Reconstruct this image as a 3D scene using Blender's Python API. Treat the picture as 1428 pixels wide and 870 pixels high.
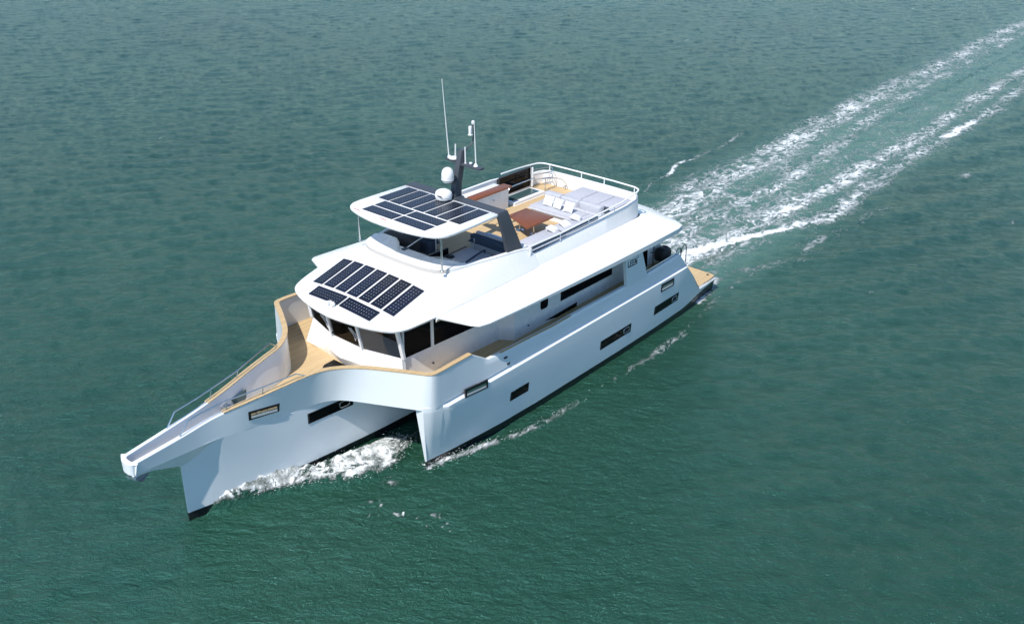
import bpy, bmesh, math, random
import numpy as np
from mathutils import Vector, Matrix
from mathutils.bvhtree import BVHTree
R = math.radians
random.seed(7)
for o in list(bpy.data.objects): bpy.data.objects.remove(o)
sc = bpy.context.scene
COL = sc.collection

# ------------------------------------------------------------------ camera, sky, sun, exposure
# x = aft of the bow stem, y = starboard, z = up from the designed waterline, metres
PI_, YA, RO = R(26.523), R(39.945), R(0.736)
fw = Vector((math.cos(PI_)*math.cos(YA), math.cos(PI_)*math.sin(YA), -math.sin(PI_)))
rt = Vector((math.sin(YA), -math.cos(YA), 0)); up = rt.cross(fw)
r2 = rt*math.cos(RO)+up*math.sin(RO); u2 = -rt*math.sin(RO)+up*math.cos(RO)
cd = bpy.data.cameras.new('camera'); cam = bpy.data.objects.new('camera', cd); COL.objects.link(cam)
cam.matrix_world = Matrix(((r2.x,u2.x,-fw.x,-11.362),(r2.y,u2.y,-fw.y,-22.394),(r2.z,u2.z,-fw.z,18.631),(0,0,0,1)))
cd.lens = 36*1313/1428; cd.sensor_width = 36; cd.clip_end = 20000; cd.clip_start = 0.5
sc.camera = cam
TO_SUN = Vector((-0.70, -0.085, 1.0)).normalized()
w = bpy.data.worlds.new('World'); sc.world = w; w.use_nodes = True
nt = w.node_tree; nt.nodes.clear()
sky = nt.nodes.new('ShaderNodeTexSky'); sky.sky_type = 'NISHITA'; sky.sun_disc = False
sky.sun_elevation = math.asin(TO_SUN.z); sky.sun_rotation = math.atan2(TO_SUN.x, TO_SUN.y)
sky.air_density = 1.0; sky.dust_density = 0.2; sky.ozone_density = 2.6; sky.altitude = 10
bg = nt.nodes.new('ShaderNodeBackground'); bg.inputs[1].default_value = 0.14
wo = nt.nodes.new('ShaderNodeOutputWorld')
tint = nt.nodes.new('ShaderNodeMix'); tint.data_type = 'RGBA'; tint.blend_type = 'MULTIPLY'; tint.inputs[0].default_value = 1
tint.inputs[7].default_value = (0.85, 0.98, 1.05, 1); nt.links.new(sky.outputs[0], tint.inputs[6]); nt.links.new(tint.outputs[2], bg.inputs[0]); nt.links.new(bg.outputs[0], wo.inputs[0])
sd = bpy.data.lights.new('sun', 'SUN'); sd.energy = 4.8; sd.angle = R(0.53); sd.color = (1.0, 0.955, 0.89)
so = bpy.data.objects.new('sun', sd); COL.objects.link(so)
so.rotation_euler = TO_SUN.to_track_quat('Z', 'Y').to_euler(); so.location = TO_SUN*60
sc.view_settings.view_transform = 'Standard'; sc.view_settings.look = 'None'
sc.view_settings.gamma = 1; sc.view_settings.use_curve_mapping = False
sc.view_settings.exposure = 0.18
WZ = -0.20                                            # sea level

# ------------------------------------------------------------------ materials
def mat(name, col, rough=0.5, metal=0.0, coat=0.0, spec=0.5, build=None):
    m = bpy.data.materials.new(name); m.use_nodes = True
    b = m.node_tree.nodes['Principled BSDF']
    b.inputs['Base Color'].default_value = (*col, 1); b.inputs['Roughness'].default_value = rough
    b.inputs['Metallic'].default_value = metal; b.inputs['Coat Weight'].default_value = coat
    b.inputs['Specular IOR Level'].default_value = spec
    if build: build(m, m.node_tree, b)
    return m
def N(nt, t, **kw):
    n = nt.nodes.new(t)
    for k, v in kw.items(): setattr(n, k, v)
    return n
def ramp(nt, fac, stops):
    r = N(nt, 'ShaderNodeValToRGB'); e = r.color_ramp.elements
    while len(e) < len(stops): e.new(0.5)
    for el, (p, c) in zip(e, stops): el.position = p; el.color = (*c, 1) if len(c) == 3 else c
    nt.links.new(fac, r.inputs[0]); return r.outputs[0]
def mixc(nt, f, a, b):
    m = N(nt, 'ShaderNodeMix', data_type='RGBA')
    for s, v in ((m.inputs[0], f), (m.inputs[6], a), (m.inputs[7], b)):
        if isinstance(v, (int, float)): s.default_value = v
        elif isinstance(v, tuple): s.default_value = (*v, 1)
        else: nt.links.new(v, s)
    return m.outputs[2]
def mth(nt, op, a, b=None, c=None):
    m = N(nt, 'ShaderNodeMath', operation=op)
    for i, v in enumerate((a, b, c)):
        if v is None: continue
        if isinstance(v, (int, float)): m.inputs[i].default_value = v
        else: nt.links.new(v, m.inputs[i])
    return m.outputs[0]
def coords(nt, scale=(1,1,1), kind='Object'):
    t = N(nt, 'ShaderNodeTexCoord'); mp = N(nt, 'ShaderNodeMapping')
    mp.inputs['Scale'].default_value = scale
    nt.links.new(t.outputs[kind], mp.inputs[0]); return mp.outputs[0]
def noise(nt, vec, scale, detail=4, rough=0.55, dist=0.0):
    n = N(nt, 'ShaderNodeTexNoise'); n.inputs['Scale'].default_value = scale
    n.inputs['Detail'].default_value = detail; n.inputs['Roughness'].default_value = rough
    n.inputs['Distortion'].default_value = dist
    nt.links.new(vec, n.inputs['Vector']); return n.outputs[0]

def gel(m, nt, b):
    f = noise(nt, coords(nt, (0.6, 0.6, 1.0)), 0.8, 5)
    nt.links.new(ramp(nt, f, [(0.3, (0.785, 0.785, 0.78)), (0.7, (0.81, 0.81, 0.805))]), b.inputs['Base Color'])
    g = noise(nt, coords(nt), 3.0, 3)
    nt.links.new(ramp(nt, g, [(0.3, (0.22,)*3), (0.7, (0.34,)*3)]), b.inputs['Roughness'])
def hullm(m, nt, b):
    t = N(nt, 'ShaderNodeTexCoord'); s = N(nt, 'ShaderNodeSeparateXYZ'); nt.links.new(t.outputs['Object'], s.inputs[0])
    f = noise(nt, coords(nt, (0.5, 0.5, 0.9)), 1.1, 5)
    white = ramp(nt, f, [(0.3, (0.735, 0.77, 0.80)), (0.7, (0.78, 0.81, 0.835))])  # white gelcoat, its slight blue tint standing in for skylight
    # salt and water stains near the boot top
    st = noise(nt, coords(nt, (2.2, 2.2, 0.35)), 2.2, 5)
    low = mth(nt, 'MULTIPLY', mth(nt, 'SUBTRACT', 1.0, mth(nt, 'SMOOTH_MIN', mth(nt, 'MULTIPLY', s.outputs[2], 1.6), 1.0, 0.1)), st)
    white = mixc(nt, mth(nt, 'MULTIPLY', low, 0.35), white, (0.52, 0.55, 0.52))
    rise = mth(nt, 'MULTIPLY', mth(nt, 'MAXIMUM', mth(nt, 'SUBTRACT', s.outputs[0], 22.5), 0.0), 0.07)
    edge = mth(nt, 'ADD', mth(nt, 'ADD', 0.085, rise), mth(nt, 'MULTIPLY', mth(nt, 'SUBTRACT', noise(nt, coords(nt), 1.5, 2), 0.5), 0.02))
    dark = mth(nt, 'LESS_THAN', s.outputs[2], edge)
    nt.links.new(mixc(nt, dark, white, (0.012, 0.013, 0.016)), b.inputs['Base Color'])
    b.inputs['Roughness'].default_value = 0.24
def teakm(m, nt, b):
    t = N(nt, 'ShaderNodeTexCoord'); s = N(nt, 'ShaderNodeSeparateXYZ'); nt.links.new(t.outputs['Object'], s.inputs[0])
    y = mth(nt, 'MULTIPLY', s.outputs[1], 1/0.06)
    fr = mth(nt, 'FRACT', y); idx = mth(nt, 'FLOOR', y)
    wn = N(nt, 'ShaderNodeTexWhiteNoise', noise_dimensions='1D'); nt.links.new(idx, wn.inputs['W'])
    g = noise(nt, coords(nt, (1.2, 14, 6)), 2.0, 6)
    mx = mth(nt, 'ADD', mth(nt, 'MULTIPLY', wn.outputs[0], 0.5), mth(nt, 'MULTIPLY', g, 0.5))
    c = ramp(nt, mx, [(0.15, (0.49, 0.335, 0.170)), (0.5, (0.57, 0.41, 0.215)), (0.85, (0.63, 0.465, 0.26))])
    big = noise(nt, coords(nt), 0.7, 3)
    c = mixc(nt, mth(nt, 'MULTIPLY', big, 0.25), c, (0.42, 0.33, 0.22))
    seam = mth(nt, 'LESS_THAN', fr, 0.085)
    nt.links.new(mixc(nt, mth(nt, 'MULTIPLY', seam, 0.75), c, (0.03, 0.025, 0.02)), b.inputs['Base Color'])
def varn(m, nt, b):
    g = noise(nt, coords(nt, (1.5, 12, 8)), 3.0, 6)
    nt.links.new(ramp(nt, g, [(0.25, (0.13, 0.040, 0.014)), (0.55, (0.20, 0.062, 0.022)), (0.8, (0.26, 0.088, 0.032))]), b.inputs['Base Color'])
def fabm(c0, c1):
    def f(m, nt, b):
        g = noise(nt, coords(nt), 9.0, 5)
        nt.links.new(ramp(nt, g, [(0.3, c0), (0.7, c1)]), b.inputs['Base Color'])
        bp = N(nt, 'ShaderNodeBump'); bp.inputs['Strength'].default_value = 0.4; bp.inputs['Distance'].default_value = 0.02
        nt.links.new(noise(nt, coords(nt), 5.0, 3), bp.inputs['Height']); nt.links.new(bp.outputs[0], b.inputs['Normal'])
    return f
def solarm(m, nt, b):
    t = N(nt, 'ShaderNodeTexCoord'); s = N(nt, 'ShaderNodeSeparateXYZ'); nt.links.new(t.outputs['Object'], s.inputs[0])
    # local x runs along the panel (1.49), y across (0.54); cells 0.128
    u = mth(nt, 'DIVIDE', mth(nt, 'ADD', s.outputs[0], 0.72), 0.120)
    v = mth(nt, 'DIVIDE', mth(nt, 'ADD', s.outputs[1], 0.240), 0.120)
    du = mth(nt, 'ABSOLUTE', mth(nt, 'SUBTRACT', mth(nt, 'FRACT', mth(nt, 'ADD', u, 0.5)), 0.5))
    dv = mth(nt, 'ABSOLUTE', mth(nt, 'SUBTRACT', mth(nt, 'FRACT', mth(nt, 'ADD', v, 0.5)), 0.5))
    line = mth(nt, 'LESS_THAN', mth(nt, 'MINIMUM', du, dv), 0.022)
    dia = mth(nt, 'LESS_THAN', mth(nt, 'ADD', du, dv), 0.125)
    inx = mth(nt, 'LESS_THAN', mth(nt, 'ABSOLUTE', s.outputs[0]), 0.69)
    iny = mth(nt, 'LESS_THAN', mth(nt, 'ABSOLUTE', s.outputs[1]), 0.22)
    dia = mth(nt, 'MULTIPLY', dia, mth(nt, 'MULTIPLY', inx, iny))
    oi = N(nt, 'ShaderNodeObjectInfo')
    cu = mth(nt, 'ADD', mth(nt, 'FLOOR', u), mth(nt, 'MULTIPLY', mth(nt, 'FLOOR', v), 17.3))
    wn = N(nt, 'ShaderNodeTexWhiteNoise', noise_dimensions='1D'); nt.links.new(mth(nt, 'ADD', cu, mth(nt, 'MULTIPLY', oi.outputs['Random'], 91)), wn.inputs['W'])
    fac = mth(nt, 'ADD', mth(nt, 'MULTIPLY', wn.outputs[0], 0.4), mth(nt, 'MULTIPLY', oi.outputs['Random'], 0.6))
    cell = ramp(nt, fac, [(0.0, (0.006, 0.008, 0.014)), (1.0, (0.009, 0.014, 0.034))])
    c = mixc(nt, mth(nt, 'MULTIPLY', line, 0.15), cell, (0.35, 0.38, 0.42))
    c = mixc(nt, dia, c, (0.50, 0.52, 0.54))
    nt.links.new(c, b.inputs['Base Color'])
def glassm(m, nt, b):
    nt.nodes.remove(b)
    o = nt.nodes['Material Output']
    tr = N(nt, 'ShaderNodeBsdfTransparent'); tr.inputs[0].default_value = (0.82, 0.84, 0.85, 1)
    gl = N(nt, 'ShaderNodeBsdfGlossy'); gl.inputs[1].default_value = 0.03
    fr = N(nt, 'ShaderNodeFresnel'); fr.inputs[0].default_value = 1.2
    mx = N(nt, 'ShaderNodeMixShader'); nt.links.new(fr.outputs[0], mx.inputs[0])
    nt.links.new(tr.outputs[0], mx.inputs[1]); nt.links.new(gl.outputs[0], mx.inputs[2]); nt.links.new(mx.outputs[0], o.inputs[0])
M = dict(
 gel=mat('white_gelcoat', (0.8,)*3, 0.28, build=gel),
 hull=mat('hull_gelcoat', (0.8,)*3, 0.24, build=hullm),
 grey=mat('pale_grey_gelcoat', (0.68, 0.66, 0.64), 0.5),
 band=mat('beige_grey_paint', (0.50, 0.475, 0.45), 0.5),
 teak=mat('teak_deck', (0.5, 0.33, 0.16), 0.65, build=teakm),
 varn=mat('varnished_teak', (0.2, 0.06, 0.02), 0.4, build=varn),
 bglass=mat('tinted_black_glass', (0.004, 0.004, 0.005), 0.06, spec=0.12),
 glass=mat('windscreen_glass', (0.1,)*3, build=glassm),
 black=mat('black_vinyl', (0.012, 0.012, 0.013), 0.6),
 anth=mat('anthracite_paint', (0.052, 0.060, 0.074), 0.5),
 navy=mat('navy_cushion', (0.03, 0.05, 0.085), 0.8, build=fabm((0.026, 0.043, 0.075), (0.04, 0.062, 0.10))),
 cush=mat('pale_grey_cushion', (0.52, 0.53, 0.58), 0.9, build=fabm((0.39, 0.40, 0.445), (0.46, 0.47, 0.515))),
 pil=mat('white_fabric', (0.8,)*3, 0.9, build=fabm((0.74, 0.74, 0.74), (0.82, 0.82, 0.81))),
 steel=mat('polished_steel', (0.62, 0.64, 0.66), 0.22, 1.0),
 wrail=mat('white_painted_metal', (0.78,)*3, 0.35),
 rope=mat('mooring_rope', (0.35, 0.28, 0.2), 0.9),
 solar=mat('solar_cells', (0.01, 0.015, 0.03), 0.3, spec=0.3, build=solarm),
 ink=mat('dark_lettering', (0.01, 0.011, 0.014), 0.4),
 red=mat('red_decal', (0.45, 0.19, 0.15), 0.4),
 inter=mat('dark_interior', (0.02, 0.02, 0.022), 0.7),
 dash=mat('grey_dashboard', (0.42, 0.44, 0.48), 0.7),
 radome=mat('white_plastic', (0.78,)*3, 0.3),
)

# ------------------------------------------------------------------ mesh helpers
class MB:
    def __init__(s): s.v = []; s.f = []
    def add(s, vs, fs):
        o = len(s.v); s.v += [tuple(map(float, p)) for p in vs]; s.f += [tuple(i+o for i in f) for f in fs]; return s
    def loft(s, rows, close_u=False, close_v=False, cap=False):
        n = len(rows[0]); m = len(rows); vs = [p for r in rows for p in r]; fs = []
        for i in range(m if close_v else m-1):
            for j in range(n if close_u else n-1):
                a = i*n+j; b = i*n+(j+1) % n; c = ((i+1) % m)*n+(j+1) % n; d = ((i+1) % m)*n+j
                fs.append((a, b, c, d))
        if cap: fs += [tuple(range(n)), tuple((m-1)*n+k for k in range(n))]
        return s.add(vs, fs)
    def prism(s, poly, z0, z1):
        n = len(poly); return s.loft([[(x, y, z0) for x, y in poly], [(x, y, z1) for x, y in poly]], close_u=True, cap=True)
    def slab(s, pts, nrm, t):
        nrm = Vector(nrm).normalized()*t
        return s.loft([[Vector(p) for p in pts], [Vector(p)+nrm for p in pts]], close_u=True, cap=True)
    def box(s, a, b):
        return s.prism([(a[0], a[1]), (b[0], a[1]), (b[0], b[1]), (a[0], b[1])], a[2], b[2])
    def tube(s, path, r, n=8, close=False, r1=None):
        P = [Vector(p) for p in path]; rows = []
        for i, p in enumerate(P):
            if close: t = P[(i+1) % len(P)]-P[i-1]
            else: t = P[min(i+1, len(P)-1)]-P[max(i-1, 0)]
            t.normalize(); u = t.orthogonal().normalized() if i == 0 else (u-t*u.dot(t)).normalized()
            v = t.cross(u); rr = r if r1 is None else r+(r1-r)*i/(len(P)-1)
            rows.append([p+(u*math.cos(2*math.pi*k/n)+v*math.sin(2*math.pi*k/n))*rr for k in range(n)])
        return s.loft(rows, close_u=True, close_v=close, cap=not close)
    def lathe(s, prof, c=(0,0,0), n=24, axis=(0,0,1)):
        q = Vector((0,0,1)).rotation_difference(Vector(axis)); c = Vector(c)
        rows = [[c+q @ Vector((r*math.cos(2*math.pi*k/n), r*math.sin(2*math.pi*k/n), z)) for k in range(n)] for r, z in prof]
        return s.loft(rows, close_u=True, cap=True)
    def build(s, name, m, parent=None, angle=32, bevel=0.0, seg=2):
        bm = bmesh.new(); vs = [bm.verts.new(p) for p in s.v]
        for f in s.f:
            try: bm.faces.new([vs[i] for i in f])
            except ValueError: pass
        bmesh.ops.remove_doubles(bm, verts=bm.verts, dist=1e-4)
        bmesh.ops.dissolve_degenerate(bm, edges=bm.edges, dist=1e-4)
        if bevel:
            ed = [e for e in bm.edges if len(e.link_faces) == 2 and e.calc_face_angle(0) > R(35)]
            bmesh.ops.bevel(bm, geom=ed, offset=bevel, segments=seg, affect='EDGES', profile=0.5, clamp_overlap=True)
        bmesh.ops.recalc_face_normals(bm, faces=bm.faces)
        for f in bm.faces: f.smooth = True
        for e in bm.edges:
            if len(e.link_faces) == 2 and e.calc_face_angle(0) > R(angle): e.smooth = False
        me = bpy.data.meshes.new(name); bm.to_mesh(me); bm.free(); me.materials.append(m)
        o = bpy.data.objects.new(name, me); COL.objects.link(o)
        if parent: o.parent = parent
        return o
def tag(o, label=None, cat=None, group=None, kind=None):
    for k, v in (('label', label), ('category', cat), ('group', group), ('kind', kind)):
        if v: o[k] = v
    return o
def empty(name, loc, label, cat, group=None):
    o = bpy.data.objects.new(name, None); COL.objects.link(o); o.location = loc; o.empty_display_size = 0.3
    return tag(o, label, cat, group)
def cr(pts, n=8):
    """Catmull-Rom through tuples"""
    P = [np.array(p, float) for p in pts]; P = [2*P[0]-P[1]]+P+[2*P[-1]-P[-2]]; out = []
    for i in range(1, len(P)-2):
        for k in range(n):
            t = k/n; a, b, c, d = P[i-1:i+3]
            out.append(0.5*((2*b)+(-a+c)*t+(2*a-5*b+4*c-d)*t*t+(-a+3*b-3*c+d)*t**3))
    out.append(P[-2]); return out
def lerp(x, xs, ys): return float(np.interp(x, xs, ys))

# ------------------------------------------------------------------ sea
def poly_y(x, pts, k=1): return np.interp(x, [p[0] for p in pts], [p[k] for p in pts])
W_x = [0,0.4,1,2,3,4,5,6,7,9,12,24]; W_y = [.03,.13,.27,.47,.64,.78,.90,1.0,1.09,1.2,1.26,1.2]
def sea():
    rng = np.random.default_rng(3)
    def axis(a, b, c, d, fine, coarse, grow=1.035):
        core = list(np.arange(b, c, fine)); s = fine; x = b; left = []
        while x > a: s = min(s*grow, coarse); x -= s; left.append(x)
        s = fine; x = core[-1]; right = []
        while x < d: s = min(s*grow, coarse); x += s; right.append(x)
        return np.array(left[::-1]+core+right)
    xs = axis(-14, -4, 30, 200, 0.10, 0.34, 1.02); ys = axis(-34, -9, 5, 150, 0.10, 0.34, 1.02)
    X, Y = np.meshgrid(xs, ys, indexing='ij'); Z = np.zeros_like(X)
    # wind sea: many short-crested components around one direction
    wd = math.atan2(-0.75, -0.66)
    for i in range(90):
        L = 0.45*(2.8/0.45)**rng.random(); k = 2*math.pi/L
        th = wd+rng.normal(0, 0.5); a = 0.0021*L**0.55*rng.uniform(0.5, 1.3)
        if L < 1.6: a *= 0.8
        ph = rng.uniform(0, 6.283)
        Z += 0.85*a*(2*((np.sin(k*(X*math.cos(th)+Y*math.sin(th))+ph)+1)/2)**1.8-.85)
    # diverging waves thrown by the boat on its port side
    d = (-(Y+4.2))*math.cos(R(35))-(X-7)*math.sin(R(35))*0.62
    along = np.clip((X-8)/30, 0, 1)*np.clip((-Y-4)/3, 0, 1)*np.exp(-np.clip(-Y-4, 0, 60)/26)
    Z += 0.035*along*np.sin(d*2*math.pi/2.9+0.6*np.sin(X*0.31))
    d2 = ((Y-4.2))*math.cos(R(35))-(X-7)*math.sin(R(35))*0.62
    along2 = np.clip((X-8)/30, 0, 1)*np.clip((Y-4)/3, 0, 1)*np.exp(-np.clip(Y-4, 0, 60)/26)
    Z += 0.025*along2*np.sin(d2*2*math.pi/2.9)
    D = np.zeros_like(X)                              # foam density, painted glints included
    Tq = np.zeros_like(X)                             # aerated (milky) water
    def lane(pts, w, dens, tail=0.5, soft=1.0):
        nonlocal D
        yc = poly_y(X, pts); ww = np.interp(X, [pts[0][0], pts[-1][0]], w)
        m = np.exp(-((Y-yc)/ww)**2)
        m *= np.clip((X-pts[0][0]+tail)/max(tail, .01), 0, 1)*np.clip((pts[-1][0]+tail*3-X)/(tail*3), 0, 1)
        dd = np.interp(X, np.linspace(pts[0][0], pts[-1][0], len(dens)), dens)
        D = np.maximum(D, m*dd)
    ext = 200
    lane([(29,3.0),(33.5,3.5),(37,4.0),(42.1,4.3),(45.7,4.0),(64.4,5.2),(85,5.3),(111,6),(ext,7)], (2.3,2.6), [0.66,0.58,0.54,0.50,0.45], 1)
    lane([(24,1.0),(29.3,1.3),(35,1.0),(44,0.9),(50.5,1.4),(58,2.3),(67,3.1),(90,4.0),(ext,6)], (1.3,2.0), [0.64,0.55,0.50,0.46,0.40], 1)
    lane([(24.5,-1.2),(28.9,-0.9),(32.1,-1.1),(37.4,-1.4),(47.3,-1.7),(58.3,-1.9),(70.2,-1.6),(88.6,-1.4),(ext,-0.5)], (1.3,2.0), [0.70,0.58,0.54,0.5,0.44], 1)
    lane([(25.5,-0.4),(28.9,-0.6),(31.2,-1.2),(34,-2.2),(36.9,-3.2),(38.3,-3.9)], (0.6,0.5), [0.98,1.02,0.85,0.65], 1)
    lane([(36,-3.0),(38.3,-3.7),(43,-3.6),(53,-3.4),(59.7,-3.2),(67.9,-3.6),(80,-3.2),(ext,-2.0)], (1.2,1.7), [0.60,0.55,0.60,0.52,0.44], 1)
    lane([(60,-3.2),(61.5,-3.6),(63.5,-3.3),(66,-3.7)], (0.5,0.5), [0.9,0.75], 1)
    lane([(26.3,-3.4),(28,-3.2),(30,-4.4),(32.2,-5.3),(33.2,-5.0),(35.9,-5.0),(38.3,-5.4),(42,-5.6)], (0.7,0.8), [0.50,0.48,0.42], 1)
    lane([(24,-3.9),(26.5,-3.4),(28,-2.6)], (0.45,0.6), [0.7,0.55], 0.5)
    lane([(34.5,6.1),(37,6.9),(38.8,7.1)], (0.12,0.14), [0.5,0.6], 0.3)
    lane([(38.8,7.0),(39.8,7.2),(41.5,7.9),(43,7.6),(46.9,7.6),(51,8.2)], (0.22,0.35), [0.75,0.58,0.45], 0.3)
    wk = np.exp(-((Y-0.4-0.02*(X-25))/(4.4+0.02*np.clip(X-25,0,99)))**4)*np.clip((X-21)/5, 0, 1)
    D = np.maximum(D, wk*np.interp(X, [22,34,60,110], [0.62,0.52,0.40,0.29]))
    Tq = np.maximum(Tq, wk*np.interp(X, [22,40,80,150], [1.0,0.9,0.6,0.3]))
    # bow wave of the middle hull, port and starboard
    for s in (1, -1):
        inner = np.interp(X, [0,1.9,3,4.2,6,7.7,9,14,22], [0.0,0.22,0.45,0.75,1.1,1.3,1.5,1.6,1.6])
        outer = np.interp(X, [0,1.2,1.8,2.8,3.5,4.3,5.1,5.9,6.5,7.3,9,12], [0.1,0.35,0.62,1.02,1.45,2.15,2.65,2.85,2.65,2.3,2.0,2.0])
        yy = -Y*s; t = (yy-inner)/np.maximum(outer-inner, .05)
        m = np.clip(t*5+0.6, 0, 1)*np.clip((1.12-t)*4, 0, 1)*(yy > 0)
        den = np.interp(X, [0.2,0.7,2,4,5.5,6.6,7.5,9,12], [0,0.36,0.60,0.60,0.70,0.66,0.48,0.30,0])
        D = np.maximum(D, m*den)
        Z += 0.30*m*np.interp(X, [0.3,1.2,3,5,6.5,8], [0,0.8,1,0.9,0.6,0])*(0.8+0.2*np.sin(X*7.1+Y*5.3)*np.sin(X*4.2-Y*8.1))
        Z += 0.34*np.exp(-(np.maximum(yy-np.interp(X, W_x[:10], W_y[:10])*.95, 0)/.22)**2)*np.interp(X, [.5,1.0,2.4,3.4,4.2], [0,1,1,.6,0])*(yy > 0)
        D = np.maximum(D, .70*np.exp(-(np.maximum(yy-np.interp(X, W_x[:10], W_y[:10])*.95, 0)/.2)**2)*np.interp(X, [.55,.95,3.0,3.8], [0,1,1,0])*(yy > 0))
        Z += 0.05*m*rng.normal(0, 0.5, X.shape)
        # outriggers
        ye = np.interp(X, [6.6,7.5,8.6,9.7,10.8,13.3,15.5,17.9,20.8,23.7,26], [3.62,3.78,4.1,4.45,4.75,4.95,4.98,5.05,5.0,4.6,4.2])
        ww = np.interp(X, [6.6,8,10,14,20,26], [0.14,0.24,0.26,0.26,0.34,0.4])
        m = np.exp(-((yy-ye)/ww)**2)
        den = np.interp(X, [6.3,6.7,7.6,9,10.5,12,14,16,18,20,24,26], [0,0.74,0.72,0.60,0.52,0.49,0.46,0.48,0.50,0.48,0.44,0.4])
        D = np.maximum(D, m*den)
        Z += 0.10*m*np.interp(X, [6.5,7,9,12,20], [0,1,0.6,0.3,0])
    # short splash left ahead of the port outrigger
    r = ((X-5.5)/0.55)**2+((Y+3.2)/0.5)**2
    D = np.maximum(D, 0.5*np.exp(-r))
    glint_path = [(4.1,-3.3),(4.4,-4.4),(4.8,-5.0),(5.1,-5.7),(5.2,-6.3)]  # glints on the water, painted in as tiny bright foam flecks
    for i in range(64):
        t = rng.uniform(0, 4); j = min(int(t), 3); t -= j
        gx = glint_path[j][0]*(1-t)+glint_path[j+1][0]*t+rng.normal(0, .3); gy = glint_path[j][1]*(1-t)+glint_path[j+1][1]*t+rng.normal(0, .2); q_ = rng.uniform(.035, .085)
        D = np.maximum(D, rng.uniform(.45, .8)*np.exp(-(((X-gx)/(q_*1.5))**2+((Y-gy)/q_)**2)))
    # scattered little whitecaps
    for gx, gy, s in ((45,-12,.35),(52,-7.3,.5),(22,38,.3),(80,30,.4),(120,20,.5),(30.5,-9.5,.2)):
        D = np.maximum(D, 0.55*np.exp(-(((X-gx)/(s*2.2))**2+((Y-gy)/s)**2)))
    nx, ny = X.shape
    co = np.stack([X, Y, Z+WZ], -1).reshape(-1, 3).astype(np.float32)
    i = np.arange(nx-1)[:, None]*ny+np.arange(ny-1)[None]
    q = np.stack([i, i+ny, i+ny+1, i+1], -1).reshape(-1, 4)
    # outer ring to the horizon
    x0, x1, y0, y1 = xs[0], xs[-1], ys[0], ys[-1]; F = 9000
    me = bpy.data.meshes.new('sea'); nv = len(co)
    ring = np.array([(x0,y0),(x1,y0),(x1,y1),(x0,y1),(-F,-F),(F,-F),(F,F),(-F,F)], float)
    ring = np.c_[ring, np.full(8, WZ)].astype(np.float32)
    rq = np.array([[4,5,1,0],[5,6,2,1],[6,7,3,2],[7,4,0,3]])+nv
    co = np.r_[co, ring]; q = np.r_[q, rq]
    me.vertices.add(len(co)); me.vertices.foreach_set('co', co.ravel())
    me.loops.add(q.size); me.polygons.add(len(q))
    me.loops.foreach_set('vertex_index', q.ravel().astype(np.int32))
    me.polygons.foreach_set('loop_start', np.arange(0, q.size, 4, dtype=np.int32))
    me.polygons.foreach_set('loop_total', np.full(len(q), 4, np.int32))
    me.polygons.foreach_set('use_smooth', np.ones(len(q), bool))
    me.update(calc_edges=True)
    for nm, A in (('foam', D), ('milk', Tq)):
        at = me.attributes.new(nm, 'FLOAT', 'POINT')
        at.data.foreach_set('value', np.r_[A.ravel(), np.zeros(8)].astype(np.float32))
    o = bpy.data.objects.new('sea', me); COL.objects.link(o); tag(o, kind='structure')
    m = bpy.data.materials.new('sea_water'); m.use_nodes = True; nt = m.node_tree; b = nt.nodes['Principled BSDF']
    me.materials.append(m)
    fo = N(nt, 'ShaderNodeAttribute', attribute_name='foam').outputs['Fac']
    mk = N(nt, 'ShaderNodeAttribute', attribute_name='milk').outputs['Fac']
    # turbid green water, slightly patchy
    p = noise(nt, coords(nt, (1, 1, 1)), 0.05, 3)
    base = ramp(nt, p, [(0.3, (0.0100, 0.0440, 0.0245)), (0.7, (0.0160, 0.061, 0.0365))])
    base = mixc(nt, mth(nt, 'MULTIPLY', mk, 0.8), base, (0.090, 0.190, 0.150))
    # lacy foam
    wv = N(nt, 'ShaderNodeVectorMath', operation='ADD')
    cn = N(nt, 'ShaderNodeTexNoise'); cn.inputs['Scale'].default_value = 0.7; cn.inputs['Detail'].default_value = 3
    c0 = coords(nt, (0.62, 1, 1)); nt.links.new(c0, cn.inputs['Vector'])
    sc3 = N(nt, 'ShaderNodeVectorMath', operation='SCALE'); sc3.inputs['Scale'].default_value = 1.5
    nt.links.new(cn.outputs['Color'], sc3.inputs[0]); nt.links.new(c0, wv.inputs[0]); nt.links.new(sc3.outputs[0], wv.inputs[1])
    def norm(x, k): return mth(nt, 'ADD', 0.5, mth(nt, 'MULTIPLY', mth(nt, 'SUBTRACT', x, 0.5), k))
    n1 = noise(nt, wv.outputs[0], 1.5, 5, 0.6)
    rid = mth(nt, 'SUBTRACT', 1.0, mth(nt, 'MULTIPLY', mth(nt, 'ABSOLUTE', mth(nt, 'SUBTRACT', n1, 0.5)), 6.5))   # bright veins
    n2 = norm(noise(nt, wv.outputs[0], 6.0, 7, 0.75), 2.9)
    n4 = norm(noise(nt, wv.outputs[0], 17.0, 4, 0.7), 2.6)
    n3 = norm(noise(nt, coords(nt, (0.5, 1, 1)), 0.55, 3), 2.2)
    pat = mth(nt, 'ADD', mth(nt, 'MULTIPLY', rid, 0.30), mth(nt, 'ADD', mth(nt, 'ADD', mth(nt, 'MULTIPLY', n2, 0.34), mth(nt, 'MULTIPLY', n4, 0.18)), mth(nt, 'MULTIPLY', n3, 0.24)))
    val = mth(nt, 'ADD', pat, fo)
    fm = N(nt, 'ShaderNodeMapRange', interpolation_type='SMOOTHSTEP'); nt.links.new(val, fm.inputs[0])
    fm.inputs[1].default_value = 1.0; fm.inputs[2].default_value = 1.32
    gate = N(nt, 'ShaderNodeMapRange', interpolation_type='SMOOTHSTEP'); nt.links.new(fo, gate.inputs[0])
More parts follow.
